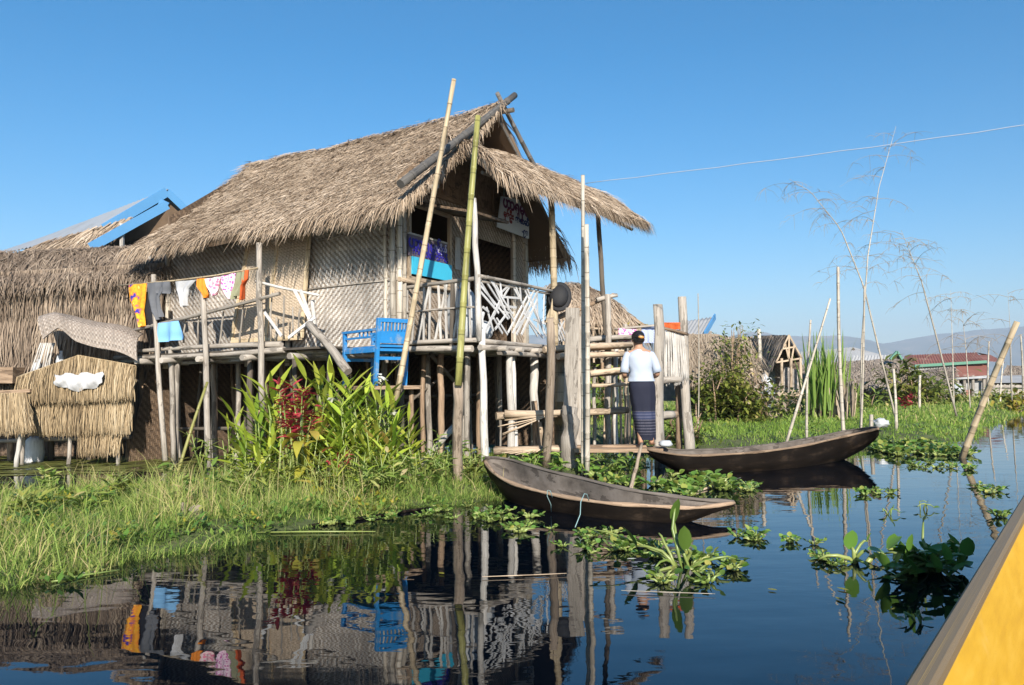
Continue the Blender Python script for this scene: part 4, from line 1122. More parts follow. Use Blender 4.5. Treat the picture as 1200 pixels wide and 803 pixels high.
for s in (-1, 1):
    sh = av((s * .155, 0, 1.225), .055, nb); ua = av((s * .20, -.015, 1.10), .044, sh); el = av((s * .225, -.02, .955), .036, ua)
    fa = av((s * .20, .11, .93), .033, el); wr = av((s * .16, .22, .95), .024, fa)
    pm = av((s * .145, .27, .955), (.035, .018), wr)
    for k, (dx, L) in enumerate(((-.027, .062), (-.009, .072), (.009, .068), (.027, .052))):
        f1 = av((s * .14 + dx, .315, .955), .0085, pm); f2 = av((s * .14 + dx, .315 + L * .45, .945), .008, f1); av((s * .14 + dx, .31 + L * .5, .945 - L * .45), .0065, f2)
    t1 = av((s * .11, .265, .95), .010, pm); av((s * .09, .295, .94), .008, t1)
    hp_ = av((s * .08, 0, .78), .085, pel); kn = av((s * .075, .025, .43), .055, hp_); cf = av((s * .07, -.015, .26), .05, kn)
    an = av((s * .07, -.015, .075), .034, cf); ft = av((s * .075 + .02, .05, .035), (.036, .024), an); av((s * .085 + .03, .13, .022), (.040, .018), ft)
    av((s * .07, -.05, .03), .03, an)
bm_ = skin_mesh('body', V_, E_, Rd)
bm_.materials.clear(); bm_.materials.append(M['skin'])
body = bpy.data.objects.new('body', bm_); COL.objects.link(body); body.parent = woman; OFF['body'] = OFF[woman.name]
def wp(x, y, z): return WO + Vector((x + LX(z), y, z))
mb = MB()
for s in (-1, 1): mb.ell(wp(s * .079, .015, 1.425), .012, .022, .03, 8, 6)
mb.ell(wp(0, .118, 1.42), .013, .02, .022, 8, 6); mb.build('ear', M['skin'], body)
mb = MB()
for s in (-1, 1): mb.ell(wp(s * .03, .10, 1.45), .013, .010, .008, 8, 6)
mb.build('eye', M['eye white'], body)
mb = MB(); mb.ell(wp(0, .108, 1.388), .022, .010, .008, 8, 6); mb.build('mouth', M['lip'], body)
# hair: cap drawn back into a low bun
mb = MB()
mb.ell(wp(0, .0, 1.465), .090, .098, .082, 18, 12)
mb.ell(wp(.0, -.03, 1.425), .080, .072, .065, 14, 10)
hair = mb.build('hair', M['hair'], woman)
mb = MB(); mb.ell(wp(.012, -.092, 1.455), .062, .048, .052, 16, 10, rot=Matrix.Rotation(.4, 3, 'Y'))
bun = mb.build('bun', M['hair'], hair)
mb = MB(); mb.ell(wp(.02, -.130, 1.452), .042, .014, .020, 12, 8, rot=Matrix.Rotation(.15, 3, 'Y')); mb.build('barrette', M['barrette'], hair)
def loft(mb, rings, n=28, fold=None, closed_top=False, uvw=1.0):
    """rings: (z, rx, ry, cx, cy)"""
    ks = []
    for i, (z, rx, ry, cx, cy) in enumerate(rings):
        pts = []
        for j in range(n):
            a = 2 * math.pi * j / n
            f = 1 + (fold(a, i / (len(rings) - 1)) if fold else 0)
            pts.append(wp(cx + rx * math.cos(a) * f, cy + ry * math.sin(a) * f, z))
        ks.append(mb.vs(pts, .5))
    for i in range(len(rings) - 1):
        for j in range(n):
            j2 = (j + 1) % n
            mb.fc((ks[i] + j, ks[i] + j2, ks[i + 1] + j2, ks[i + 1] + j), [(j / n * uvw, rings[i][0]), ((j + 1) / n * uvw, rings[i][0]), ((j + 1) / n * uvw, rings[i + 1][0]), (j / n * uvw, rings[i + 1][0])], 0, True)
def interp(rings, m):
    out = []
    for i in range(len(rings) - 1):
        for k in range(m):
            t = k / m; t2 = t * t * (3 - 2 * t)
            out.append(tuple(rings[i][q] + (rings[i + 1][q] - rings[i][q]) * (t if q == 0 else t2) for q in range(5)))
    out.append(rings[-1]); return out
mb = MB()
loft(mb, interp([(.085, .128, .105, .018, .03), (.25, .140, .12, .008, .015), (.45, .154, .13, 0, .01), (.65, .172, .140, 0, .0), (.80, .178, .140, 0, -.01), (.92, .150, .115, 0, -.005), (.955, .140, .108, 0, -.005)], 5), 44,
     fold=lambda a, t: (1 - t) * (.11 * math.sin(a * 5 + 1.2) * max(0, -math.sin(a)) + .06 * math.sin(a * 3 + t * 3)) + .018 * math.sin(a * 9 + t * 9) * (1 - t * .6) - .15 * (1 - t) * math.exp(-((a - 4.85 - t * .25) / .13) ** 2), uvw=1.1)
mb.build('longyi', M['longyi'], woman)
mb = MB()
loft(mb, interp([(.865, .182, .145, 0, -.005), (.93, .162, .128, 0, -.005), (1.0, .148, .118, 0, -.01), (1.10, .165, .125, 0, -.01), (1.19, .178, .118, 0, -.008), (1.245, .150, .100, 0, -.004), (1.275, .095, .080, 0, 0), (1.295, .066, .064, 0, .003)], 4), 40,
     fold=lambda a, t: .020 * math.sin(a * 6 + t * 14) * (1 - t) + .013 * math.sin(a * 3 - t * 21 + 1) + .010 * math.sin(a * 11 + t * 30))
for s in (-1, 1):
    pts = [wp(s * .10, 0, 1.235), wp(s * .155, -.003, 1.215), wp(s * .19, -.012, 1.14), wp(s * .212, -.018, 1.05), wp(s * .222, -.02, .985)]
    mb.tube(pts, [.05, .058, .056, .056, .062], 16, True, .5)
mb.build('blouse', M['cloth blouse'], woman)
# bare stick she stands by
mb = MB(); pole(mb, gr(738, 578, -.02), at(752, 520, 9.9), .022, .02, 8, .01, .003)
tag(mb.build('stake', M['log tan']), 'short slanting pale stake below the woman, beside the near canoe', 'stake')

# =================================================================== canoes
def canoe(name, label, near, far, zn, zf, keel, bow_flat=None, ropes=None):
    """gunwale lines read from the photo, each at its own height; hull lofted between with a rounded keel"""
    n = len(near); NP = [gr(p[0], p[1], z) for p, z in zip(near, zn)]; FP = [gr(p[0], p[1], z) for p, z in zip(far, zf)]
    def spl(P, t):
        k = t * (len(P) - 1); i = min(int(k), len(P) - 2); f = k - i
        p0 = P[max(0, i - 1)]; p1 = P[i]; p2 = P[i + 1]; p3 = P[min(len(P) - 1, i + 2)]
        return .5 * ((2 * p1) + (p2 - p0) * f + (2 * p0 - 5 * p1 + 4 * p2 - p3) * f * f + (3 * p1 - p0 - 3 * p2 + p3) * f ** 3)
    c = (NP[0] + NP[-1] + FP[0] + FP[-1]) / 4
    root = thing(name, label, 'canoe', (c.x, c.y, 0))
    def kz(t):
        k = t * (len(keel) - 1); i = min(int(k), len(keel) - 2); return keel[i] + (keel[i + 1] - keel[i]) * (k - i)
    def sec(t, v, inset=0.0):
        a, b = spl(NP, t), spl(FP, t); mid = (a + b) / 2; half = (b - a) / 2
        zt = (a.z + b.z) / 2
        th = v * math.pi; x = -math.cos(th); y = abs(math.sin(th)) ** .75
        w = max(half.length, .012); hv = half / w if half.length > .001 else Vector((0, 1, 0))
        p = mid + half * x * (1 - inset / max(w, .06)) + Vector((0, 0, (kz(t) + inset - zt) * y))
        bulge = .14 * math.sin(th) * (1 - abs(x)) * 0
        return p + half.normalized() * 0 if half.length > .001 else p
    L = (NP[-1] - NP[0]).length
    mb = MB()
    mb.grid(lambda u, v: sec(u, v) + Vector((0, 0, 0)), 48, 16, .5, uvs=(L, 1.0)); mb.build('hull', M['canoe hull'], root)
    mb = MB()
    mb.grid(lambda u, v: sec(u * .985 + .0075, v, .028) + Vector((0, 0, -.004)), 48, 16, .5, uvs=(1.2, L), flip=True); mb.build('inside', M['canoe inside'], root)
    for P in (NP, FP):
        mb = MB(); pts = [spl(P, k / 40) + Vector((0, 0, .006)) for k in range(41)]
        mb.tube(pts, [.018 + .004 * math.sin(k * .9) + .003 * R.random() for k in range(41)], 6, flat=.6); mb.build('gunwale', M['wood brown' if P is NP else 'canoe inside'], root)
    for t, w in (bow_flat or []):
        a, b = spl(NP, t), spl(FP, t); mb = MB(); mb.beam(a, b, w, .03); mb.build('thwart', M['canoe inside'], root)
    return root
cn1 = canoe('canoe', 'weathered dugout canoe nearest the water plants, empty, with thin cords over its side',
      ((567, 540), (579, 555), (600, 567), (632, 576.5), (668, 584), (708, 590), (750, 593), (785, 595), (808, 596), (834, 594), (861, 590)),
      ((568, 537), (593, 538.5), (617, 545), (645, 553), (676, 560), (708, 568), (742, 575.5), (775, 580.5), (808, 585), (836, 587.5), (860, 588.5)),
      (.33, .26, .20, .165, .145, .135, .13, .13, .125, .12, .12), (.35, .34, .32, .29, .26, .235, .21, .19, .17, .15, .13), (.27, .08, -.05, -.10, -.13, -.14, -.13, -.08, .0, .06, .095))
for (x0, y0, x1, y1) in ((641, 576, 646, 600), (684, 580, 674, 618)):
    a = gr(x0, y0, .23); b = gr(x1, y1, .02)
    mb = MB(); mb.tube([a + Vector((.05, .06, -.06)), a + Vector((.03, .03, .0)), a + Vector((.005, -.005, .01)), lerp(a, b, .25) + Vector((-.01, -.03, .01)), lerp(a, b, .6) + Vector((.01, -.03, 0)), b], .0038, 6)
    tag(mb.build('mooring_cord', M['rope']), 'short pale cord hanging over the near canoe close to the tall posts' if x0 < 650 else 'longer blue green cord hanging over the middle of the near canoe', 'cord')
cn2 = canoe('canoe', 'long dark canoe moored at the woman\'s feet, its raised end pointing to the reeds',
      ((758, 527), (800, 534), (850, 533), (900, 529), (945, 522), (985, 513), (1012, 507), (1030, 503)),
      ((764, 524), (802, 528), (850, 526.5), (900, 522), (945, 515), (985, 507), (1010, 503), (1029, 501.5)),
      (.30, .25, .24, .26, .30, .36, .43, .49), (.31, .27, .26, .28, .32, .38, .44, .50), (.22, -.02, -.10, -.12, -.1, -.02, .16, .40))

# =================================================================== our own yellow boat
g0, g1 = gr(1060, 803, .62), gr(1200, 580, .62)
bd = (g1 - g0).normalized(); bs = Vector((bd.y, -bd.x, 0))
yb = thing('boat', 'yellow painted longboat with a worn brown rail close by', 'boat', (g0.x, g0.y, 0))
A0 = g0 - bd * 2.2; LB = 6.2
mb = MB()
def yrail(u, v):
    p = A0 + bd * LB * u; w = .047
    prof = [(0, -.03), (0, .0), (.008, .008), (.039, .008), (.047, 0), (.047, -.03)]
    k = v * 5; i = min(int(k), 4); f = k - i
    x = prof[i][0] + (prof[i + 1][0] - prof[i][0]) * f; z = prof[i][1] + (prof[i + 1][1] - prof[i][1]) * f
    return p + bs * x + Vector((0, 0, z))
mb.grid(yrail, 40, 15, .5, uvs=(.3, LB), smooth=False); mb.build('rail', M['paint worn rail'], yb)
mb = MB()
def yin(u, v): return A0 + bd * LB * u + bs * (.044 + .20 * v - .05 * v * v) + Vector((0, 0, -.012 - .62 * v))
mb.grid(yin, 30, 8, .5, uvs=(LB, .7)); mb.build('side_plank', M['paint yellow'], yb)
mb = MB()
def yout(u, v): return A0 + bd * LB * u + bs * (.004 + .16 * v * v) + Vector((0, 0, -.02 - .6 * v))
mb.grid(yout, 30, 8, .5, uvs=(LB, .7), flip=True); mb.build('outer_plank', M['paint worn rail'], yb)
mb = MB()
mb.box(A0 + bd * LB / 2 + bs * .75 + Vector((0, 0, -.36)), bd * LB / 2, bs * .55, Vector((0, 0, .02))); mb.build('floor_boards', M['wood brown'], yb)
mb = MB()
mb.grid(lambda u, v: A0 + bd * LB * u + bs * (1.5 - .2 * v) + Vector((0, 0, -.62 * v)), 10, 4, .5, uvs=(LB, .7)); mb.build('side_plank', M['paint yellow'], yb)
mb = MB(); e_ = A0 + bd * (LB - .03); mb.box(e_ + bs * .77 + Vector((0, 0, -.30)), bd * .02, bs * .72, Vector((0, 0, .30))); mb.build('bow_board', M['paint yellow'], yb)
mb = MB(); mb.beam(A0 + bs * 1.53, A0 + bd * LB + bs * 1.53, .085, .03); mb.build('rail', M['paint worn rail'], yb)

# =================================================================== bamboo poles and stakes standing about
def pole_thing(name, label, p0, p1, r0, r1, mat, bam=True, bend=.02, cat='pole', group=None, n=8):
    mb = MB(); pole(mb, p0, p1, r0, r1, n, bend, 0 if bam else .006, bam=bam)
    return tag(mb.build(name, M[mat]), label, cat, group)
pole_thing('bamboo_pole', 'long tan bamboo pole leaning across the front of the house past the roof', at(464, 470, 9.4), at(532, 93, 9.5), .038, .029, 'bamboo tan')
pole_thing('stake', 'thick brown stake in the bank with a green bamboo pole standing on it', gr(538, 576, -.05), at(537, 449, 8.35), .062, .055, 'stake brown', False, cat='stake')
pole_thing('bamboo_pole', 'green bamboo pole rising from a brown stake to the gable peak', at(537, 452, 8.30), at(560, 136, 8.5), .040, .032, 'bamboo green')
pole_thing('stake', 'stout grey brown stake with a splintered top before the balcony corner post', gr(639, 556, -.05), at(645, 372, 9.5), .062, .05, 'stake brown', False, cat='stake')
mb = MB()
for dx, y in ((-3, 362), (2, 350), (5, 366)): mb.strip([at(645 + dx, 378, 9.5), at(645 + dx * .8, (y + 378) / 2, 9.5), at(646 + dx * .6, y, 9.5)], Vector((1, .3, 0)), [.05, .035, .004])
tag(mb.build('splinters', M['bamboo tan']), 'split bamboo splinters sticking up from the stout grey brown stake', 'splinters')
pole_thing('bamboo_pole', 'tall thin grey bamboo pole by the board post, reaching above the porch eave', gr(683, 562, -.05), at(683, 205, 9.0), .027, .022, 'bamboo grey')
pole_thing('bamboo_pole', 'shorter pale bamboo pole of the pair by the board post', gr(688, 563, -.05), at(687, 263, 8.95), .033, .028, 'bamboo grey')
pole_thing('bamboo_pole', 'thick yellow bamboo pole slanting out of the open water', gr(1124, 546, -.12), at(1192, 377, 11.2), .050, .040, 'bamboo tan')
PT = [((918, 517), (973, 350), 13.0, .035, .02, 'long pale pole slanting up to the right behind the dark canoe'),
      ((945, 516), (950, 375), 13.2, .03, .02, 'thin upright grey pole just left of the reed clump'),
      ((989, 510), (982, 313), 13.6, .045, .033, 'tallest straight whitish pole to the right of the reed clump'),
      ((1008, 503), (1013, 335), 15.0, .03, .022, 'slim pole behind the raised tip of the dark canoe'),
      ((1050, 506), (1047, 432), 15.5, .04, .03, 'short dark stake in grass beside a leaning pole'),
      ((1022, 503), (1021, 486), 14.5, .05, .045, 'stub of a post in the grass by the white bundle'),
      ((1078, 488), (1078, 440), 26, .06, .05, 'grey post among the bushes before the red roofed house'),
      ((1158, 480), (1159, 400), 30, .05, .035, 'grey pole in front of the right end of the red roofed house'),
      ((1186, 478), (1184, 405), 32, .05, .03, 'thin grey pole at the pale fence on the far right'),
      ((1172, 478), (1176, 420), 33, .05, .03, 'slightly leaning grey pole at the pale fence'),
      ((1199, 470), (1196, 392), 30, .06, .04, 'pale grey pole at the right edge by the fence'),
      ((890, 440), (889, 386), 20, .07, .06, 'white painted post above the dry brush'),
      ((815, 372), (818, 344), 16, .02, .012, 'thin bare stick above the grey sheet roof')]
for p0, p1, D, r0, r1, lab in PT:
    r0 *= .78; r1 *= .78
    a = at(p0[0], p0[1], D); a.z = min(a.z, .02) if D < 20 else a.z
    pole_thing('bamboo_pole', lab, a, at(p1[0], p1[1], D), r0, r1, 'bamboo grey', True, .03, group=None, n=6)
def feather(label, pts, D, r0, twigs, seed):
    """long dry bamboo with drooping twigs at the top"""
    RR_ = random.Random(seed); P = [at(x, y, D) for x, y in pts]
    P[0].z = min(P[0].z, .05 if D < 20 else P[0].z)
    root = thing('dry_bamboo', label, 'bamboo', tuple(P[0]), 'dry feathery bamboo canes along the far bank')
    N_ = 24; path = []
    for i in range(N_ + 1):
        k = i / N_ * (len(P) - 1); q = min(int(k), len(P) - 2); path.append(lerp(P[q], P[q + 1], k - q))
    mb = MB(); mb.tube(path, [.6 * r0 * (1 - .86 * i / N_) for i in range(N_ + 1)], 6); mb.build('cane', M['bamboo grey'], root)
    mb = MB()
    for k in range(int(twigs * .7)):
        t = RR_.uniform(.45, 1.0); i = min(int(t * N_), N_ - 1); p = path[i]
        a = RR_.uniform(0, 6.28); L = RR_.uniform(.5, 1.3) * D / 16 * (1.25 - .5 * t)
        d = Vector((math.cos(a), .6 * math.sin(a), RR_.uniform(.1, .7))).normalized()
        tp = [p]
        for q in range(5):
            d = (d + Vector((RR_.uniform(-.1, .1), 0, -.24))).normalized(); tp.append(tp[-1] + d * L / 5)
        mb.tube(tp, [.0055 * D / 16, .0045 * D / 16, .0035 * D / 16, .003 * D / 16, .002 * D / 16, .0015], 4, False)
        for q in range(6):
            j = RR_.randint(1, 4); s_ = tp[j]; dd = Vector((RR_.uniform(-1, 1), RR_.uniform(-.5, .5), RR_.uniform(-1, .15))).normalized()
            ll = L * RR_.uniform(.15, .4)
            mb.tube([s_, s_ + dd * ll * .5, s_ + dd * ll * .8 + Vector((0, 0, -ll * .25))], [.004 * D / 16, .003 * D / 16, .002], 3, False)
    mb.build('twigs', M['twig'], root)
    return root
feather('tallest dry bamboo cane, arching up across the wire', [(1008, 502), (1010, 400), (1017, 300), (1030, 220), (1050, 148)], 15.2, .035, 34, 1)
feather('dry bamboo cane bending far over to the left above the reeds', [(1053, 485), (1030, 410), (1012, 335), (985, 268), (950, 225), (925, 210)], 17.0, .04, 30, 2)
feather('dry bamboo cane leaning left before the red roof, twigs spread at its tip', [(1121, 488), (1100, 405), (1080, 330), (1068, 300), (1056, 270)], 20, .045, 30, 3)
feather('short upright dry cane over the red rusted roof', [(1118, 478), (1116, 400), (1114, 340)], 24, .035, 14, 4)
feather('short slightly leaning dry cane over the right end of the red roof', [(1137, 478), (1132, 410), (1127, 362)], 24, .035, 16, 5)
feather('faint thin cane high above the slanting yellow pole', [(1186, 470), (1184, 390), (1181, 340)], 26, .03, 10, 6)
# electric wire with pale insulation
mb = MB(); a, b = at(686, 215, 9.0), at(1230, 130, 7.2)
b = a + (b - a) * 2.0
mb.tube([lerp(a, b, t / 30) + Vector((0, 0, -.10 * math.sin(t / 30 * math.pi) + .004 * math.sin(t * 2.3))) for t in range(31)], .0042, 5)
tag(mb.build('wire', M['wire white']), 'pale twisted wire running from the tall bamboo pole out to the upper right', 'wire')
# =================================================================== neighbouring and distant houses
def box_wall(mb, pts, th=.05):
    mb.quad(pts, None, .5); mb.quad([Vector(p) + Vector((0, th, 0)) for p in reversed(pts)], None, .5)
# thatched neighbour seen past the balcony
nbh = thing('thatched_house', 'small thatched house with a bamboo lattice wall seen past the balcony', 'house', tuple(at(710, 500, 21.5)))
mb = MB(); P = quadP(at(640, 335, 23), at(702, 345, 23), at(655, 378, 21.0), at(756, 398, 21.0), -.2)
def PN(s, t): return Vector(P(s, t)) + Vector((0, 0, .25 * math.sin(t * 3.1)))
slab(mb, PN, 12, 8, .12, .05); thatch(mb, PN, 1500, (.4, .65), (.02, .032), .3, .1, .3)
P2 = quadP(at(700, 345, 23), at(640, 335, 23.2), at(790, 402, 23.5), at(640, 380, 25), 0); slab(mb, P2, 8, 6, .1, .04); thatch(mb, P2, 900, (.4, .65), (.02, .032), .3, .1, .3)
mb.build('roof', M['thatch'], nbh)
mb = MB(); box_wall(mb, [at(655, 420, 21.3), at(752, 420, 21.5), at(752, 385, 21.5), at(655, 372, 21.3)]); mb.build('wall', M['weave far'], nbh)
mb = MB()
for x in range(660, 750, 9): mb.beam(at(x, 425, 21.0), at(x + R.uniform(-1, 1), 372 + max(0, x - 700) * .4, 21.0), .05, .03, (0, 1, 0))
for y in (385, 398, 410): mb.beam(at(658, y - 2, 20.9), at(748, y + 2, 20.9), .05, .03, (0, 1, 0))
mb.build('lattice', M['log tan'], nbh)
for x in (660, 684, 706, 728, 750):
    mb = MB(); pole(mb, at(x, 520, 21.5), at(x, 415, 21.5), .06, .05, 7, .01, .006); mb.build('stilt', M['wood brown'], nbh)
mb = MB(); box_wall(mb, [at(650, 450, 21.8), at(756, 450, 21.8), at(756, 415, 21.8), at(650, 415, 21.8)]); mb.build('underfloor_dark_sheet', M['weave brown'], nbh)
# grey sheet roof peeping over the hurdle
gs = thing('sheet_roofed_house', 'house with a grey corrugated sheet roof peeping above the stick hurdle', 'house', tuple(at(815, 480, 22)))
mb = MB(); a, b, c_, d_ = at(838, 371, 22), at(770, 382, 23.5), at(758, 396, 21), at(826, 392, 20.6)
mb.grid(lambda u, v: lerp(lerp(a, b, u), lerp(d_, c_, u), v) + Vector((0, 0, .02 * math.sin(u * 100))), 60, 2, .5); mb.build('roof', M['sheet grey'], gs)
mb = MB(); mb.beam(a, d_, .04, .16); mb.build('barge_board', M['paint sky'], gs)
mb = MB(); box_wall(mb, [at(768, 470, 22), at(836, 470, 22), at(834, 388, 22), at(768, 390, 22)]); mb.build('wall', M['weave far'], gs)
# brushwood hut in the vines
bh2 = thing('brushwood_hut', 'low hut of grey brushwood half swallowed by vines behind the dark canoe', 'hut', tuple(at(845, 478, 19.5)))
mb = MB(); P = quadP(at(806, 391, 20), at(882, 396, 20.5), at(800, 434, 19.3), at(886, 442, 19.6))
slab(mb, P, 14, 6, .15, .12); thatch(mb, P, 2600, (.4, .7), (.018, .03), .35, .25, .25); mb.build('roof', M['dry brush'], bh2)
mb = MB(); box_wall(mb, [at(804, 482, 19.9), at(884, 482, 19.9), at(884, 430, 19.9), at(804, 428, 19.9)]); mb.build('wall', M['weave brown'], bh2)
for x in (806, 815, 823, 832, 862, 880):
    mb = MB(); pole(mb, at(x, 486, 19.5), at(x, 430, 19.5), .05, .045, 7, .01, .006); mb.build('post', M['log tan'], bh2)
# open gabled hut
gh = thing('gabled_hut', 'thatched hut with an open bamboo gable to the left of the reeds', 'hut', tuple(at(915, 480, 25)))
ap, el, er = at(923, 393, 24), at(908, 425, 24), at(938, 420, 24.4)
apb, elb = at(884, 393, 27), at(876, 428, 27)
mb = MB(); P = quadP(apb, ap, elb, el); slab(mb, P, 10, 6, .12, .05); thatch(mb, P, 1500, (.35, .6), (.02, .035), .3, .1, .25)
P2 = quadP(ap, apb, er, at(925, 422, 27.4)); slab(mb, P2, 6, 4, .1, .04); mb.build('roof', M['thatch far'], gh)
mb = MB()
for p, q in ((ap, el), (ap, er), (el, er), (lerp(ap, el, .5), lerp(ap, er, .5)), (lerp(el, er, .5), ap), (lerp(ap, el, .3), lerp(el, er, .5)), (lerp(ap, er, .4), lerp(el, er, .6))):
    mb.beam(p + Vector((0, -.1, 0)), q + Vector((0, -.1, 0)), .05, .05, (0, 1, 0))
mb.build('gable_frame', M['log tan'], gh)
mb = MB(); box_wall(mb, [at(909, 462, 24.3), at(940, 462, 24.3), at(938, 434, 24.3), at(920, 430, 24.3)]); box_wall(mb, [at(880, 478, 26), at(909, 470, 24.2), at(908, 424, 24.2), at(880, 427, 26)]); mb.build('wall', M['weave far'], gh)
mb = MB(); box_wall(mb, [at(893, 480, 26.0), at(938, 480, 26.0), at(938, 420, 26.0), at(893, 420, 26.0)]); k = mb.vs([at(905, 421, 25.6), at(937, 421, 25.6), at(922, 395, 25.6)], .5); mb.fc((k, k + 1, k + 2)); mb.build('back_wall', M['weave brown'], gh)
for x in (916, 927, 938):
    mb = MB(); pole(mb, at(x, 484, 24), at(x, 420, 24), .05, .045, 7, .005, .004); mb.build('post', M['log tan'], gh)
mb = MB(); mb.beam(at(910, 462, 23.9), at(942, 462, 23.9), .12, .1); mb.build('floor_beam', M['log tan'], gh)
def bundle(px, py, D, s, mat, name, label, cat):
    p = at(px, py, D); mb = MB(); k = R.uniform(0, 9)
    def fn(u, v):
        a = u * 6.283; b = v * 3.1416; q = Vector((math.cos(a) * math.sin(b), math.sin(a) * math.sin(b), math.cos(b)))
        f = 1 + .45 * mnoise.noise(q * 2.2 + Vector((k, 0, 0))) + .22 * mnoise.noise(q * 6.5 + Vector((k, 3, 0)))
        return p + Vector((q.x * s[0], q.y * s[1], q.z * s[2])) * f
    mb.grid(fn, 18, 12, .5, flip=True); return tag(mb.build(name, M[mat]), label, cat)
bundle(899, 459, 23.7, (.22, .15, .45), 'plastic white', 'cloth', 'white cloth hanging at the corner of the open gabled hut', 'cloth')
bundle(1032, 496, 15.2, (.15, .12, .09), 'plastic white', 'bag', 'white plastic bag lying in the grass near the dark canoe tip', 'bag')
bundle(1122, 456, 44, (.32, .3, .3), 'plastic white', 'sack', 'white sack on the platform of the red roofed house', 'sack')
# long sheet roofed thatch house
lh = thing('long_house', 'long low house with aged thatch below a strip of grey sheets, right of the reeds', 'house', tuple(at(1020, 480, 33)))
mb = MB(); P = quadP(at(985, 424, 35), at(1062, 420, 35), at(980, 447, 32), at(1068, 455, 32)); slab(mb, P, 14, 6, .15, .08); thatch(mb, P, 2200, (.5, .8), (.025, .045), .3, .1, .3); mb.build('thatch_roof', M['thatch far'], lh)
mb = MB(); a, b, c_, d_ = at(935, 413, 38), at(1000, 407, 38), at(1046, 419, 36), at(930, 428, 36)
mb.grid(lambda u, v: lerp(lerp(a, b, u), lerp(d_, c_, u), v) + Vector((0, 0, .03 * math.sin(u * 130))), 80, 3, .5)
a2, b2, c2, d2 = at(1000, 417, 35.5), at(1052, 416, 35.5), at(1050, 428, 34.6), at(994, 430, 34.6)
mb.grid(lambda u, v: lerp(lerp(a2, b2, u), lerp(d2, c2, u), v) + Vector((0, 0, .03 * math.sin(u * 90))), 60, 3, .5)
mb.build('sheet_roof', M['sheet grey'], lh)
mb = MB(); t0, t1, t2 = at(1000, 407, 37.5), at(992, 418, 37.5), at(1008, 417, 37.5)
k = mb.vs([t0, t1, t2], .5); mb.fc((k, k + 1, k + 2)); k = mb.vs([at(1051, 413, 34), at(1044, 421, 34), at(1056, 421, 34)], .5); mb.fc((k, k + 1, k + 2)); mb.build('gable', M['wood dark'], lh)
mb = MB(); mb.beam(at(1051, 412, 33.9), at(1043, 421, 33.9), .08, .12, (0, 1, 0)); mb.beam(at(1051, 412, 33.9), at(1057, 422, 33.9), .08, .12, (0, 1, 0)); mb.build('barge_board', M['paint green'], lh)
mb = MB(); box_wall(mb, [at(978, 466, 33.2), at(1068, 468, 33.2), at(1066, 448, 33.2), at(980, 440, 33.2)]); mb.build('wall', M['weave far'], lh)
mb = MB(); box_wall(mb, [at(978, 482, 34), at(1068, 482, 34), at(1068, 464, 34), at(978, 464, 34)]); mb.build('underfloor_dark_sheet', M['wood dark'], lh)
for x in (985, 1002, 1018, 1034, 1050, 1064):
    mb = MB(); pole(mb, at(x, 486, 33), at(x + 1, 452, 33), .08, .07, 6); mb.build('stilt', M['log tan'], lh)
# red roofed two storey house
rh = thing('red_roofed_house', 'two storey wooden house with a rusty red metal roof and green eave boards', 'house', tuple(at(1110, 478, 46)))
mb = MB(); a, b, c_, d_ = at(1069, 416, 49), at(1144, 413, 49), at(1154, 423, 45.5), at(1072, 428, 45.5)
mb.grid(lambda u, v: lerp(lerp(a, b, u), lerp(d_, c_, u), v) + Vector((0, 0, .03 * math.sin(u * 160))), 90, 3, .5)
mb.build('roof', M['metal rust'], rh)
mb = MB(); mb.quad([at(1060, 417, 49.5), a, d_, at(1058, 432, 46)], None, .5); mb.quad([at(1144, 416, 48.5), at(1161, 416, 48.5), at(1178, 425, 45), at(1150, 423, 45.4)], None, .5); mb.quad([b, at(1165, 424, 49), at(1178, 426, 47), at(1160, 416, 48.5)], None, .5); mb.build('roof_extension', M['metal rust'], rh)
mb = MB(); mb.beam(at(1072, 429, 45.3), at(1156, 424, 45.3), .08, .16, (0, 0, 1)); mb.build('eave_board', M['paint green'], rh)
mb = MB(); box_wall(mb, [at(1072, 447, 46), at(1120, 444, 46), at(1120, 427, 46), at(1072, 429, 46)]); box_wall(mb, [at(1120, 446, 46.1), at(1158, 446, 46.3), at(1158, 425, 46.3), at(1120, 427, 46.1)]); mb.build('upper_wall', M['sheet grey'], rh)
mb = MB(); mb.quad([at(1121, 428, 45.6), at(1156, 427, 45.8), at(1158, 440, 44.2), at(1119, 442, 44.0)], None, .5); mb.build('lean_to_roof', M['metal rust'], rh)
mb = MB(); mb.quad([at(1118, 441, 44.2), at(1158, 440, 44.2), at(1160, 443, 44.0), at(1116, 445, 44.0)], None, .5); mb.build('awning', M['sheet grey'], rh)
mb = MB(); box_wall(mb, [at(1131, 466, 44.5), at(1153, 466, 44.5), at(1153, 446, 44.5), at(1131, 447, 44.5)]); mb.build('lower_wall', M['sheet grey'], rh)
mb = MB(); box_wall(mb, [at(1115, 478, 45.2), at(1164, 478, 45.4), at(1164, 440, 45.4), at(1115, 440, 45.2)]); mb.build('dark_wall', M['wood dark'], rh)
for x in (1122, 1130, 1140, 1153, 1162):
    mb = MB(); pole(mb, at(x, 480, 44.2), at(x, 440, 44.2), .09, .09, 6); mb.build('post', M['wood grey'], rh)
mb = MB(); mb.beam(at(1116, 466, 44), at(1162, 466, 44), .12, .15); mb.build('floor_beam', M['log tan'], rh)
mb = MB(); box_wall(mb, [at(1119, 478, 44.3), at(1141, 477, 44.3), at(1139, 456, 44.3), at(1120, 460, 44.3)]); mb.build('side_panel', M['metal rust'], rh)
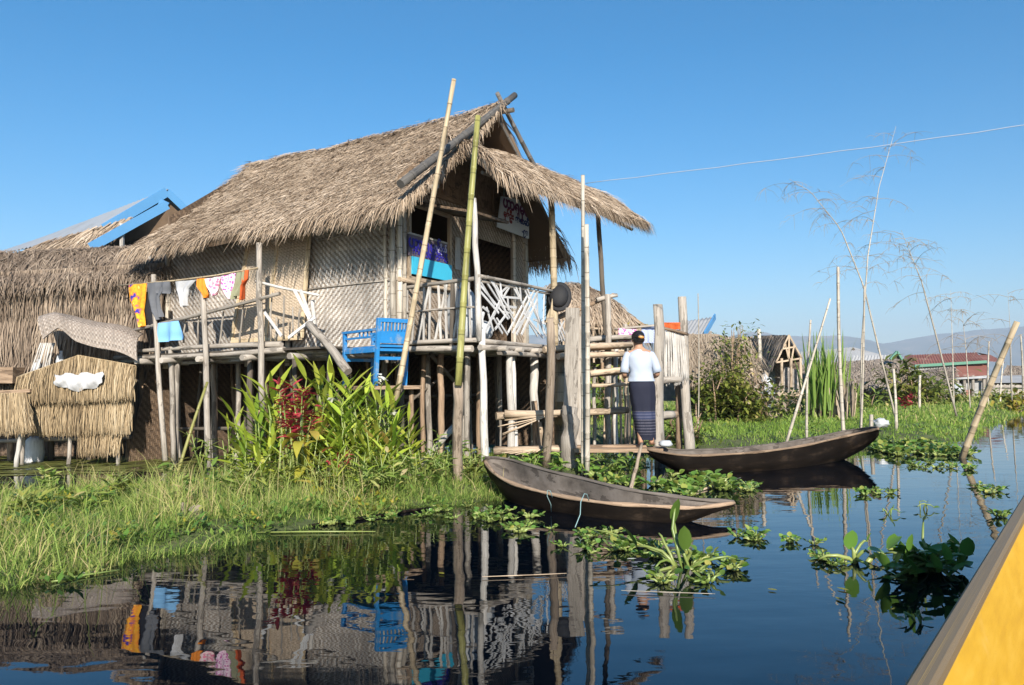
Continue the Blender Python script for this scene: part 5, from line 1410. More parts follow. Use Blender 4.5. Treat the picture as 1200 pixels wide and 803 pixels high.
# thatch in front of the red roofed house
th2 = thing('thatched_shed', 'low shed with aged thatch in front of the red roofed house', 'shed', tuple(at(1090, 475, 38)))
mb = MB(); P = quadP(at(1078, 434, 40), at(1118, 430, 40), at(1070, 448, 37), at(1116, 447, 37)); slab(mb, P, 10, 5, .15, .08); thatch(mb, P, 1100, (.5, .8), (.03, .05), .3, .1, .3); mb.build('roof', M['thatch far'], th2)
mb = MB(); box_wall(mb, [at(1070, 475, 38), at(1117, 475, 38), at(1117, 444, 38), at(1070, 446, 38)]); mb.build('wall', M['weave far'], th2)
for x in (1072, 1086, 1100, 1114):
    mb = MB(); pole(mb, at(x, 480, 37), at(x, 446, 37), .08, .07, 6); mb.build('post', M['wood grey'], th2)
# more weathered stilt huts of the village
def far_hut(label, x0, x1, yr, ye, yf, D, rmat, wmat):
    h = thing('stilt_hut', label, 'hut', tuple(at((x0 + x1) / 2, 478, D)), 'weathered huts of the far village')
    w = x1 - x0; mb = MB(); P = quadP(at(x0 + w * .10, yr, D + 2.2), at(x1 - w * .06, yr - 1, D + 2.2), at(x0 - 2, ye, D), at(x1 + 2, ye + 1, D), .1)
    if 'thatch' in rmat: slab(mb, P, 12, 5, .15, .10); thatch(mb, P, 900, (.5, .8), (.03, .05), .3, .12, .3)
    else: mb.grid(lambda u, v: Vector(P(u, v)) + Vector((0, 0, .035 * math.sin(u * w * 3))), 60, 2, .5)
    mb.build('roof', M[rmat], h)
    mb = MB(); box_wall(mb, [at(x0 + 2, yf, D + .6), at(x1 - 2, yf, D + .6), at(x1 - 2, ye - 2, D + .6), at(x0 + 2, ye - 2, D + .6)]); mb.build('wall', M[wmat], h)
    mb = MB(); c = at((x0 + x1) / 2 + w * .15, (ye + yf) / 2 + 1, D + .5); k = D / F; mb.box(c, (w * .10 * k, 0, 0), (0, .03, 0), (0, 0, (yf - ye) * .28 * k)); mb.build('window', M['wood dark'], h)
    mb = MB(); mb.beam(at(x0, yf, D + .3), at(x1, yf, D + .3), .15, .15); mb.build('floor_beam', M['wood grey'], h)
    for q in range(5):
        mb = MB(); x = x0 + 3 + (w - 6) * q / 4; pole(mb, at(x, 484, D + .4), at(x, yf - 3, D + .4), .09, .08, 6); mb.build('stilt', M['wood grey'], h)
far_hut('weathered thatched hut half hidden behind the sugar cane clump', 938, 982, 419, 440, 459, 40, 'thatch far', 'weave far')
far_hut('grey sheet roofed hut between the long low house and the red roofed house', 1052, 1080, 421, 434, 456, 52, 'sheet grey', 'wood dark')
far_hut('small brown thatched hut farthest right behind the pale fence', 1176, 1214, 428, 442, 458, 58, 'thatch far', 'weave far')
# pale fence with small roof at far right
fn_ = thing('fence', 'pale bamboo fence running to the right edge behind the slanting pole', 'fence', tuple(at(1180, 470, 42)))
mb = MB()
for k in range(64):
    x = 1160 + k * 1.1; mb.beam(at(x, 470 + R.uniform(-1, 1), 42 + k * .05), at(x, 451 + R.uniform(-.8, .8), 42 + k * .05), .05, .03, (0, 1, 0))
mb.build('pickets', M['wood grey'], fn_)
mb = MB()
for y in (454, 462): mb.beam(at(1158, y, 41.9), at(1232, y, 45), .06, .06)
mb.build('rail', M['wood grey'], fn_)
sh = thing('shed', 'grey roofed shed behind the pale fence at the right', 'shed', tuple(at(1195, 470, 48)))
mb = MB(); P = quadP(at(1162, 441, 50), at(1240, 438, 50), at(1160, 449, 47), at(1240, 448, 47)); mb.grid(P, 30, 3, .5); mb.build('roof', M['sheet grey'], sh)
mb = MB(); box_wall(mb, [at(1164, 470, 48), at(1238, 470, 48), at(1238, 446, 48), at(1164, 446, 48)]); mb.build('wall', M['wood dark'], sh)

# =================================================================== ground, water, hills
def sdist(poly, X, Y):
    """signed distance (positive inside) of grid points to a polygon"""
    n = len(poly); D = np.full(X.shape, 1e9); ins = np.zeros(X.shape, bool)
    for i in range(n):
        x0, y0 = poly[i]; x1, y1 = poly[(i + 1) % n]
        dx, dy = x1 - x0, y1 - y0; L2 = dx * dx + dy * dy
        t = np.clip(((X - x0) * dx + (Y - y0) * dy) / L2, 0, 1)
        D = np.minimum(D, np.hypot(X - x0 - t * dx, Y - y0 - t * dy))
        c = ((y0 <= Y) != (y1 <= Y)) & (X < x0 + (Y - y0) * dx / (dy if abs(dy) > 1e-9 else 1e-9))
        ins ^= c
    return np.where(ins, D, -D)
def vnoise(X, Y, s, seed=0.0):
    f = np.vectorize(lambda x, y: mnoise.noise(Vector((x * s, y * s, seed))))
    return f(X, Y)
def bank(name, poly, x0, x1, y0, y1, st, top, mat, slope=.35):
    nx = int((x1 - x0) / st) + 1; ny = int((y1 - y0) / st) + 1
    X, Y = np.meshgrid(np.linspace(x0, x1, nx), np.linspace(y0, y1, ny), indexing='ij')
    D = sdist(poly, X, Y) + .26 * vnoise(X, Y, 1.3, 3.1) + .16 * vnoise(X, Y, 4.0, 8.0)
    Z = np.where(D > 0, top * (1 - np.exp(-np.maximum(D, 0) / slope)), np.maximum(D * .8, -.6)) + .035 * vnoise(X, Y, 3.3, 1.0) * (D > -.1)
    Z = np.where(D < -.02, np.minimum(Z, -.03), Z)
    v = np.stack([X, Y, Z], -1).reshape(-1, 3)
    keep = D > -1.0
    f = []
    for i in range(nx - 1):
        for j in range(ny - 1):
            if keep[i, j] or keep[i + 1, j] or keep[i, j + 1] or keep[i + 1, j + 1]:
                f.append((i * ny + j, (i + 1) * ny + j, (i + 1) * ny + j + 1, i * ny + j + 1))
    me = bpy.data.meshes.new(name); me.from_pydata(v.tolist(), [], f); me.materials.append(M[mat])
    me.polygons.foreach_set('use_smooth', [True] * len(f))
    o = bpy.data.objects.new(name, me); COL.objects.link(o); tag(o, kind='structure')
    return X, Y, Z, D
LPOLY = [(-12, 1.6), (-6, 3.0), (-3.03, 4.75), (-2.59, 5.38), (-2.0, 6.24), (-1.2, 7.4), (-.55, 7.85), (-.2, 8.1), (.05, 8.9), (.35, 9.9), (1.2, 10.4), (1.9, 10.9), (2.0, 11.8), (1.2, 12.6), (-.3, 12.8), (-1.8, 12.3), (-2.9, 11.4), (-3.5, 10.0), (-4.2, 8.7), (-6, 8.3), (-12, 8.2)]
LB_ = bank('ground', LPOLY, -12, 3, 1.2, 14, .10, .085, 'bank soil', .4)
RPOLY = [(2.3, 13.2), (2.9, 12.75), (3.6, 12.5), (4.6, 12.85), (5.4, 13.0), (6.58, 13.8), (7.93, 14.7), (9.3, 16.2), (10.85, 18.2), (13.5, 22.0), (17.6, 27.2), (26, 38), (34, 46), (34, 52), (-30, 52), (-30, 24), (-6, 19), (-2.5, 16.5), (.5, 15.6)]
RB_ = bank('ground_far', RPOLY, -14, 34, 11.8, 47, .25, .22, 'bank soil', .5)
def sheet(name, x0, x1, y0, y1, z, mat, kind='structure'):
    mb = MB(); mb.quad([(x0, y0, z), (x1, y0, z), (x1, y1, z), (x0, y1, z)], None, .5)
    o = mb.build(name, M[mat], at_origin=(0, 0, 0)); return tag(o, kind=kind)
sheet('water', -5500, 5500, -400, 6300, 0.0, 'water')
sheet('fields', -5000, 5000, 46.5, 6200, .18, 'far fields')
# hills
def hills():
    nx, ny = 190, 26; mb = MB()
    for i in range(nx + 1):
        x = -4200 + 9800 * i / nx
        for j in range(ny + 1):
            t = j / ny; y = 4300 + 1700 * t
            prof = math.sin(min(1, t / .85) * math.pi / 2) ** 1.4
            ang = x / 5500 * F + 600
            hgt = 318 + 34 * math.sin(ang * .021 + 1.2) + 26 * mnoise.noise(Vector((ang * .016, 2.2, 0))) + 10 * mnoise.noise(Vector((ang * .06, 4.2, 0)))
            if ang > 1085: hgt += 34 * min(1, (ang - 1085) / 40)
            z = hgt * prof + 80 * mnoise.noise(Vector((x * .0032, y * .0016, 5))) * t * (1 - t) * 2.6 + 26 * mnoise.noise(Vector((x * .011, y * .006, 9))) * t * (1 - t) * 3
            mb.vs([(x, y, z)], .5)
    for i in range(nx):
        for j in range(ny):
            a = i * (ny + 1) + j; mb.fc((a, a + ny + 1, a + ny + 2, a + 1), None, 0, True)
    return tag(mb.build('hills', M['hill scrub'], at_origin=(0, 0, 0)), kind='structure')
hills()
# green skin on the still water by the huts
mb = MB(); c = [gr(-120, 534), gr(232, 536), gr(236, 553), gr(-160, 562)]
mb.quad([Vector((p.x, p.y, .006)) for p in c], None, .5); tag(mb.build('algae', M['algae'], at_origin=(0, 0, 0)), kind='stuff')

# =================================================================== grass (one mass per bank)
def interp_z(B, x, y):
    X, Y, Z, D = B; x0, y0 = X[0, 0], Y[0, 0]; st = X[1, 0] - X[0, 0]; sy = Y[0, 1] - Y[0, 0]
    i = np.clip(((x - x0) / st).astype(int), 0, X.shape[0] - 1); j = np.clip(((y - y0) / sy).astype(int), 0, X.shape[1] - 1)
    return Z[i, j], D[i, j]
def grass(name, B, n, xr, yr, h, w, mat, lean=.35, dens=None, rb=0.0):
    x = NR.uniform(*xr, n * 4); y = NR.uniform(*yr, n * 4)
    z, d = interp_z(B, x, y)
    ok = (d > -.10) & (NR.rand(len(x)) < (dens(x, y, d) if dens else 1))
    x, y, z, d = [q[ok][:n] for q in (x, y, z, d)]; n = len(x)
    cl = np.array([mnoise.noise(Vector((a * .9, b * .9, 4))) for a, b in zip(x, y)])
    cl2 = np.array([mnoise.noise(Vector((a * 3.1, b * 3.1, 9))) for a, b in zip(x, y)])
    H = NR.uniform(h[0], h[1], n) * np.clip(1 + .75 * cl + .75 * cl2, .25, 2.2) * np.where(NR.rand(n) < .06, 1.5, 1)
    ang = NR.uniform(0, 2 * np.pi, n); le = NR.rand(n) * lean + .05
    a0 = 4.0 * cl + 3.0 * cl2 + NR.normal(0, 1.9, n)
    dx, dy = np.cos(a0), np.sin(a0)
    W = NR.uniform(w[0], w[1], n)
    sx, sy = np.cos(ang) * W / 2, np.sin(ang) * W / 2
    z = np.maximum(z, 0.0); P = np.zeros((n, 7, 3))
    for k, (t, ww) in enumerate(((0, 1), (.45, .85), (.8, .5))):
        ox = dx * H * le * t ** 1.8; oy = dy * H * le * t ** 1.8; oz = H * (t - le * .35 * t * t)
        P[:, 2 * k, 0] = x + ox - sx * ww; P[:, 2 * k, 1] = y + oy - sy * ww; P[:, 2 * k, 2] = z + oz - .02
        P[:, 2 * k + 1, 0] = x + ox + sx * ww; P[:, 2 * k + 1, 1] = y + oy + sy * ww; P[:, 2 * k + 1, 2] = z + oz - .02
    P[:, 6, 0] = x + dx * H * le * 1.15; P[:, 6, 1] = y + dy * H * le * 1.15; P[:, 6, 2] = z + H * (1 - le * .45) - .02
    V = P.reshape(-1, 3)
    b = np.arange(n) * 7
    q1 = np.stack([b, b + 1, b + 3, b + 2], 1); q2 = np.stack([b + 2, b + 3, b + 5, b + 4], 1); t3 = np.stack([b + 4, b + 5, b + 6], 1)
    me = bpy.data.meshes.new(name)
    me.vertices.add(len(V)); me.vertices.foreach_set('co', V.astype(np.float32).ravel())
    loops = np.concatenate([q1.ravel(), q2.ravel(), t3.ravel()])
    starts = np.concatenate([np.arange(n) * 4, n * 4 + np.arange(n) * 4, n * 8 + np.arange(n) * 3])
    me.loops.add(len(loops)); me.loops.foreach_set('vertex_index', loops.astype(np.int32))
    me.polygons.add(3 * n); me.polygons.foreach_set('loop_start', starts.astype(np.int32))
    at_ = me.attributes.new('rnd', 'FLOAT', 'POINT')
    r = np.clip(.42 + .20 * NR.normal(0, 1, n) + .30 * cl + .18 * cl2 + rb + np.where(NR.rand(n) < .07, .4, 0), 0, 1)
    at_.data.foreach_set('value', np.repeat(r, 7).astype(np.float32))
    me.materials.append(M[mat]); me.update(calc_edges=True); me.validate()
    o = bpy.data.objects.new(name, me); COL.objects.link(o); return tag(o, kind='stuff')
def dl(x, y, d): return np.where(y > 10.3, .35, 1.0) * np.where((x > .0) & (y > 9.2), .3, 1)
grass('grass', LB_, 110000, (-7.5, 2.1), (2.8, 12.7), (.05, .15), (.004, .009), 'grass', 1.7, dl)
grass('grass', LB_, 9000, (-6, .2), (3.6, 9.4), (.18, .34), (.004, .008), 'grass', 1.1, lambda x, y, d: np.where(d > .15, 1.0, .2), .15)
def drg(x, y, d): return np.where(x < 2.0, .15, 1.0) * np.clip(16 / y, .2, 1)
grass('grass', RB_, 62000, (.0, 22), (12.3, 32), (.05, .14), (.009, .018), 'grass lush', 1.1, drg)
grass('grass', RB_, 20000, (-10, 30), (18, 44), (.08, .22), (.025, .045), 'grass', .8, None, .1)

def ground_leaves(name, B, n, xr, yr, sz, mat, thr=0.0):
    x = NR.uniform(*xr, n * 6); y = NR.uniform(*yr, n * 6); z, d = interp_z(B, x, y)
    cl = np.array([mnoise.noise(Vector((a * 1.1, b * 1.1, 14))) + .5 * mnoise.noise(Vector((a * 3.7, b * 3.7, 2))) for a, b in zip(x, y)])
    ok = (d > -.16) & (cl > thr); x, y, z, d = [q[ok][:n] for q in (x, y, z, d)]; n = len(x); z = np.maximum(z, .0)
    a = NR.uniform(0, 2 * np.pi, n); L = NR.uniform(sz[0], sz[1], n); W = L * NR.uniform(.4, .7, n); h = NR.uniform(.01, .13, n) * np.clip((d + .2) * 4, .1, 1); up = NR.uniform(-.2, .9, n)
    V = np.zeros((n, 4, 3)); ca, sa = np.cos(a), np.sin(a)
    for k, (t, w) in enumerate(((0, 0), (.5, -.5), (1, 0), (.5, .5))):
        V[:, k, 0] = x + ca * L * t - sa * W * w; V[:, k, 1] = y + sa * L * t + ca * W * w; V[:, k, 2] = z + h + L * up * t
    me = bpy.data.meshes.new(name); b = np.arange(n) * 4
    me.vertices.add(4 * n); me.vertices.foreach_set('co', V.astype(np.float32).ravel())
    me.loops.add(4 * n); me.loops.foreach_set('vertex_index', np.stack([b, b + 1, b + 2, b + 3], 1).astype(np.int32).ravel())
    me.polygons.add(n); me.polygons.foreach_set('loop_start', b.astype(np.int32))
    at_ = me.attributes.new('rnd', 'FLOAT', 'POINT'); at_.data.foreach_set('value', np.repeat(np.clip(NR.normal(.5, .24, n), 0, 1), 4).astype(np.float32))
    me.materials.append(M[mat]); me.update(calc_edges=True); me.validate(); o = bpy.data.objects.new(name, me); COL.objects.link(o); return tag(o, kind='stuff')
ground_leaves('creeping_weeds', LB_, 9000, (-7, 1.8), (3.0, 12), (.03, .075), 'leaf hyacinth', .12)
ground_leaves('creeping_weeds', LB_, 5000, (-7, 1.0), (3.0, 11), (.03, .07), 'leaf yellow', .34)
ground_leaves('creeping_weeds', RB_, 4000, (1, 20), (12.3, 28), (.05, .11), 'leaf hyacinth', .3)
# =================================================================== bushes, reeds, ginger lilies
def ginger(seed, h, nleaf, L, flower=False, dry=False):
    RR_ = random.Random(seed); st_ = MB(); lf = MB(); fl = MB()
    top = Vector((RR_.uniform(-.25, .25) * h, RR_.uniform(-.2, .2) * h, h))
    pts = [Vector((0, 0, -.05)), top * .35 + Vector((0, 0, .02)), top * .7 + Vector((0, 0, .05)), top]
    st_.tube(pts, [.013, .012, .010, .006], 6, r=.5)
    a0 = RR_.uniform(0, 6.28)
    for k in range(nleaf):
        t = .18 + .82 * k / (nleaf - 1); p = lerp(lerp(pts[0], pts[1], min(1, t * 2)), lerp(pts[1], pts[3], max(0, t * 2 - 1)), t)
        a = a0 + (k % 2) * math.pi + RR_.gauss(0, .45); up = .35 + 1.1 * t
        d = Vector((math.cos(a), math.sin(a), up)).normalized()
        r = min(1, max(0, .45 + RR_.gauss(0, .2))) if RR_.random() > .04 else .98
        lf.leaf(p, d, L * RR_.uniform(.75, 1.15), L * RR_.uniform(.125, .185), RR_.uniform(.25, .9) * (1.2 - t * .6), .28, r=r, prof=[.2, .75, 1, .82, .45, .03], twist=RR_.uniform(-.5, .5))
    if flower:
        for k in range(11):
            d = Vector((RR_.uniform(-1, 1), RR_.uniform(-1, 1), RR_.uniform(-.2, 1))).normalized()
            fl.leaf(top + Vector((0, 0, .02 + .012 * k)), d, .085, .055, .6, .1, r=RR_.random(), prof=[.3, .9, 1, .5])
    return st_, lf, fl
gproto = []
GL = 'yellow green ginger lily stems crowding on the bank before the deck'
gkinds = [(3, 1.0, 13, .46, False), (5, 1.2, 15, .50, False), (8, .8, 12, .42, False), (13, 1.1, 14, .46, True)]
for sd, h, nl, L, f in gkinds:
    t = thing('ginger_lily', 'leafy yellow green ginger plant on the bank before the deck', 'plant', (0, 0, 0), GL)
    s_, l_, f_ = ginger(sd, h, nl, L, f); s_.build('stem', M['stem hyacinth'], t); l_.build('leaves', M['leaf ginger'], t)
    if f: f_.build('flower', M['petal white'], t)
    gproto.append(t)
gspots = []
for (px, top, D, kind) in ((282, 470, 8.9, 2), (300, 452, 9.0, 0), (318, 468, 8.6, 2), (322, 440, 9.2, 0), (352, 425, 9.5, 1), (372, 430, 9.4, 1), (388, 445, 9.1, 0), (395, 458, 8.8, 3), (405, 425, 9.4, 1), (418, 438, 9.1, 1), (430, 450, 8.9, 0), (436, 432, 9.3, 3), (446, 445, 9.0, 1), (458, 462, 8.8, 0), (470, 476, 8.9, 3), (480, 490, 8.8, 2), (490, 500, 9.0, 2), (440, 492, 8.5, 2), (415, 490, 8.5, 2), (368, 470, 8.7, 0), (350, 480, 8.5, 2), (310, 500, 8.4, 2), (268, 492, 9.3, 0), (335, 455, 8.9, 0), (460, 505, 8.5, 2), (395, 500, 8.4, 2), (380, 420, 9.7, 1), (330, 430, 9.6, 1), (425, 470, 8.7, 0), (365, 448, 9.0, 1), (408, 448, 8.9, 0), (345, 460, 9.2, 0), (450, 470, 8.8, 1), (470, 455, 9.3, 0), (436, 462, 8.6, 1), (390, 478, 8.5, 0), (412, 462, 8.6, 1), (300, 478, 8.8, 0), (330, 490, 8.4, 2), (478, 480, 9.2, 0), (455, 488, 8.5, 0), (360, 500, 8.3, 2), (400, 440, 9.2, 1), (372, 520, 7.9, 2), (398, 528, 7.8, 2), (425, 522, 7.9, 2), (448, 520, 8.0, 2), (340, 515, 7.9, 2), (312, 520, 8.0, 2), (470, 515, 8.2, 2), (288, 512, 8.3, 0), (355, 455, 8.9, 1), (384, 432, 9.3, 1), (420, 445, 9.0, 1), (444, 452, 8.9, 1), (462, 470, 9.0, 1), (325, 448, 9.1, 1), (305, 465, 8.9, 0), (432, 480, 8.4, 0), (405, 475, 8.5, 0), (375, 455, 8.8, 1)):
    gspots.append((px, top, D, kind))
used = set()
flw = 0
for px, top, D, kind in gspots:
    o = gproto[kind] if kind not in used else copy_tree(gproto[kind]); used.add(kind)
    base = at(px + R.uniform(-8, 8), 575, D); zt = at(px, top, D).z
    o.location = (base.x, base.y, .10); s_ = (zt - .10) / (gkinds[kind][1] + .22); s_ = max(.5, min(1.35, s_)); o.scale = (s_ * R.uniform(1.0, 1.2), s_ * 1.1, s_); o.rotation_euler = (0, 0, R.uniform(0, 6.28))
    if kind == 3: o['label'] = ['ginger lily with a white flower spike, lowest of the three in bloom', 'ginger lily topped by a white flower spike beside the blue chair', 'right hand ginger lily with a white flower, nearest the brown stake'][flw % 3]; flw += 1
# red leaved plant
def tuft(name, label, cat, base, h, n, L, W, mat, spread=.5, bend=.6, stems=5, group=None, stem_mat='stem hyacinth', tmin=.3):
    root = thing(name, label, cat, tuple(base), group); st_ = MB(); lf = MB(); base = Vector(base)
    for s in range(stems):
        top = base + Vector((R.gauss(0, spread * .45) * h, R.gauss(0, spread * .35) * h, h * R.uniform(.55, 1)))
        st_.tube([base + Vector((0, 0, -.05)), lerp(base, top, .5) + Vector((R.gauss(0, .03), 0, .05)), top], [.012 * h + .003, .009 * h + .002, .004], 5)
        for k in range(n // stems):
            t = R.uniform(tmin, 1.05); p = lerp(base, top, t)
            a = R.uniform(0, 6.28); d = Vector((math.cos(a), math.sin(a), R.uniform(-.1, 1.0)))
            lf.leaf(p, d, L * R.uniform(.6, 1.15), W * R.uniform(.7, 1.2), bend * R.uniform(.3, 1.3), .25, r=min(1, max(0, R.gauss(.5, .25))), prof=[.3, .9, 1, .6, .04], twist=R.uniform(-.6, .6))
    st_.build('stem', M[stem_mat], root); lf.build('leaves', M[mat], root); return root
tuft('red_leaf_plant', 'tall crimson leaved plant standing among the green ginger leaves', 'plant', at(345, 575, 8.55) * Vector((1, 1, 0)) + Vector((0, 0, .1)) if False else (at(348, 575, 8.15).x, 8.15, .1), 1.22, 260, .16, .034, 'leaf red', .24, .5, 9, None, 'stem hyacinth', .62)
tuft('red_leaf_plant', 'low rusty red shoots in the grass right of the crimson plant', 'plant', (at(398, 575, 8.3).x, 8.3, .1), .5, 36, .14, .028, 'leaf red', .5, .5, 4)
tuft('yellow_leaf_plant', 'plant with drooping broad yellow leaves at the foot of the ginger', 'plant', (at(362, 580, 8.1).x, 8.1, .1), .62, 16, .32, .09, 'leaf yellow', .25, 1.6, 3)
tuft('yellow_leaf_plant', 'withered yellow leaves lying at the water edge below the ginger', 'plant', (at(375, 600, 7.6).x, 7.6, .06), .22, 10, .26, .07, 'leaf yellow', .4, 1.3, 2)
for k, (px, D, h) in enumerate(((265, 8.9, .5), (505, 8.7, .45), (520, 9.2, .5), (300, 8.0, .4), (450, 8.1, .42), (410, 8.0, .45), (540, 9.0, .4), (240, 9.2, .6), (485, 8.3, .4), (335, 7.9, .35), (200, 8.0, .3), (140, 7.6, .28), (60, 7.9, .3), (380, 7.6, .3), (430, 7.7, .3), (300, 7.3, .28), (260, 7.6, .35), (100, 6.8, .22), (220, 6.9, .25), (30, 6.4, .22), (520, 8.3, .3), (555, 8.6, .35), (460, 7.9, .3))):
    tuft('bank_weed', 'leafy green weed growing in the bank grass', 'plant', (at(px, 575, D).x, D, .1), h, 44, .16, .035, 'leaf bush' if k % 2 else 'grass', .6, .6, 6, 'weeds growing in the bank grass')
for k, (px, D, h) in enumerate(((622, 10.2, .3), (690, 10.1, .28), (655, 10.0, .25), (590, 9.9, .3), (740, 10.2, .25), (720, 9.7, .22))):
    tuft('bank_weed', 'bright green broad leaved weed under the landing stage', 'plant', (at(px, 575, D).x, D, .02), h, 36, .15, .06, 'leaf hyacinth', .7, .7, 6, 'weeds under the landing stage')
tuft('red_flower_plant', 'small red flowered plant among the far bushes right of a dark stake', 'plant', (at(1064, 482, 26).x, 26, .2), .55, 60, .2, .08, 'leaf red', .6, .4, 6)
def bush(name, label, cat, px0, px1, py0, py1, D, n, leafL, mat, group=None, depth=.8, stems=7, wob=.35):
    """crown of many small leaves gathered in uneven clumps on visible stems"""
    c = at((px0 + px1) / 2, py1, D); c.z = .15; root = thing(name, label, cat, tuple(c), group)
    lf = MB(); st_ = MB(); pts = []
    for s in range(stems):
        x = R.uniform(px0, px1); y = py0 + abs(R.gauss(0, .22)) * (py1 - py0) + .45 * (py1 - py0) * abs((x - (px0 + px1) / 2) / (px1 - px0) * 2) ** 2
        top = at(x, y, D + R.uniform(-depth, depth)); b = c + Vector((R.uniform(-.3, .3) + (top.x - c.x) * .6, R.uniform(-.2, .2), -.1))
        mid = lerp(b, top, .5) + Vector((R.gauss(0, .1), 0, .1)); st_.tube([b, mid, top], [.03, .02, .006], 5); pts.append((b, mid, top))
    for k in range(n):
        b, mid, top = R.choice(pts); t = R.random() ** .7
        p = lerp(lerp(b, mid, t), lerp(mid, top, t), t) + Vector((R.gauss(0, wob), R.gauss(0, wob), R.gauss(0, wob * .7)))
        if p.z < .1: p.z = .1 + R.random() * .3
        if mnoise.noise(p * 1.9 + Vector((D, 0, 0))) < -.18: continue
        a = R.uniform(0, 6.28); d = Vector((math.cos(a), math.sin(a), R.uniform(-.5, .8)))
        lf.leaf(p, d, leafL * R.uniform(.6, 1.2), leafL * R.uniform(.3, .45), R.uniform(.2, 1), .2, r=min(1, max(0, R.gauss(.5, .24) + .3 * mnoise.noise(p * 1.3))), prof=[.3, 1, .05])
    st_.build('branches', M['wood brown'], root); lf.build('foliage', M[mat], root); return root
bush('bush', 'leafy vine covered bush growing against the brushwood hut', 'bush', 820, 884, 428, 484, 18.5, 3000, .20, 'leaf bush', None, .7, 9, .30)
bush('bush', 'thin feathery tree top spreading over the brushwood hut roof', 'tree', 838, 892, 378, 436, 19.5, 1000, .15, 'leaf bush', None, .6, 12, .26)
bush('bush', 'dry brown brush heap right of the vine covered bush', 'bush', 868, 894, 430, 482, 19.0, 420, .24, 'dry brush', None, .6, 9, .3)
bush('bush', 'broad leaved bush in front of the long low house', 'bush', 1046, 1086, 425, 484, 29, 700, .45, 'leaf bush', None, .8, 7, .4)
bush('bush', 'low green bushes under the thatched shed', 'bush', 1078, 1130, 446, 484, 34, 900, .4, 'leaf bush', None, 1, 10, .45)
bush('bush', 'yellowing shrub at the end of the pale fence', 'bush', 1180, 1205, 462, 490, 27, 350, .32, 'leaf yellow', None, .6, 6, .3)
bush('bush', 'short scrub at the foot of the pale fence', 'bush', 1140, 1190, 462, 486, 36, 500, .4, 'leaf bush', None, 1, 8, .4)
bush('bush', 'spreading weeds at the foot of the gabled hut', 'bush', 890, 945, 462, 490, 22, 500, .25, 'leaf bush', None, 1, 9, .3)
bush('bush', 'scrub between the reeds and the long low house', 'bush', 968, 1040, 455, 488, 27, 800, .3, 'leaf bush', None, 1.2, 11, .35)
bush('bush', 'yellow flowering bush top rising behind the drying cloths', 'bush', 738, 756, 372, 440, 16.5, 160, .16, 'leaf yellow', None, .3, 4, .12)
bush('bush', 'green growth by the tall posts of the landing stage', 'bush', 782, 830, 468, 520, 13.4, 420, .16, 'leaf bush', None, .5, 7, .2)
for k, (px0, px1, D) in enumerate(((300, 420, 24), (470, 560, 20), (560, 640, 22), (640, 740, 21))):
    bush('bush', ['bush seen far behind between the darkest stilts', 'bush glimpsed between stilts behind the brown stake', 'bush glimpsed behind the short landing posts', 'bush glimpsed behind the landing steps'][k], 'bush', px0, px1, 430, 490, D, 800, .3, 'leaf bush', None, 1.0, 9, .4)
def reeds(label, px0, px1, ytop, D, n, mat='leaf reed'):
    c = at((px0 + px1) / 2, 490, D); c.z = .15; root = thing('reed_clump', label, 'reeds', tuple(c)); lf = MB(); st_ = MB()
    for k in range(n):
        x = R.gauss((px0 + px1) / 2, (px1 - px0) / 5); b = Vector((at(x, 480, D).x, D + R.uniform(-.5, .5), .12)); h = (at(x, ytop, D).z) * R.uniform(.55, 1.0)
        lx = R.gauss(0, .12)
        if k % 3 == 0: st_.tube([b, b + Vector((lx * h * .3, 0, h * .45))], [.022, .015], 5)
        lf.leaf(b + Vector((0, 0, h * R.uniform(0, .3))), Vector((lx, R.gauss(0, .1), 1)), h * .85, .07, R.uniform(.1, .7), .2, r=min(1, max(0, R.gauss(.5, .22))), prof=[.6, 1, .9, .6, .03])
    st_.build('canes', M['log tan'], root); lf.build('leaves', M[mat], root); return root
reeds('tall bright green sugar cane clump left of the straight whitish pole', 942, 992, 398, 20.5, 150)
reeds('dry lower reed tuft at the right foot of the sugar cane', 975, 1000, 440, 20.0, 40, 'dry brush')

# =================================================================== water hyacinth
def hyacinth(seed, n, rad, hgt, lw, erect=.6):
    RR_ = random.Random(seed); st_ = MB(); lf = MB()
    for k in range(n):
        a = RR_.uniform(0, 6.28); el = RR_.uniform(.15, 1.0) ** (1 - erect) if erect > .5 else RR_.uniform(.05, .55)
        L = hgt * RR_.uniform(.55, 1.1); out = rad * RR_.uniform(.35, 1)
        p0 = Vector((math.cos(a) * .02, math.sin(a) * .02, .0)); p2 = Vector((math.cos(a) * out, math.sin(a) * out, max(.03, L * el)))
        p1 = lerp(p0, p2, .5) + Vector((0, 0, .15 * L))
        bul = RR_.uniform(.014, .026) * (hgt / .2) ** .5
        st_.tube([p0, lerp(p0, p1, .5), p1, p2], [.009, bul, .008, .005], 6, r=RR_.random())
        # round cupped leaf
        d = (p2 - p1).normalized(); d = (d + Vector((0, 0, RR_.uniform(.1, .9)))).normalized()
        W = lw * RR_.uniform(.55, 1.0)
        lf.leaf(p2, d, W * 1.05, W, RR_.uniform(-.3, .9), .3, r=min(1, max(0, RR_.gauss(.5, .22))), prof=[.25, .85, 1.0, .92, .6, .05], twist=RR_.uniform(-.7, .7))
    return st_, lf
hyp = []
kinds = [(1, 12, .13, .10, .065, .3), (2, 9, .10, .08, .055, .3), (4, 14, .15, .13, .07, .5), (6, 7, .09, .07, .05, .3), (9, 11, .14, .10, .06, .3)]
HG_ = 'floating water hyacinth rosettes'
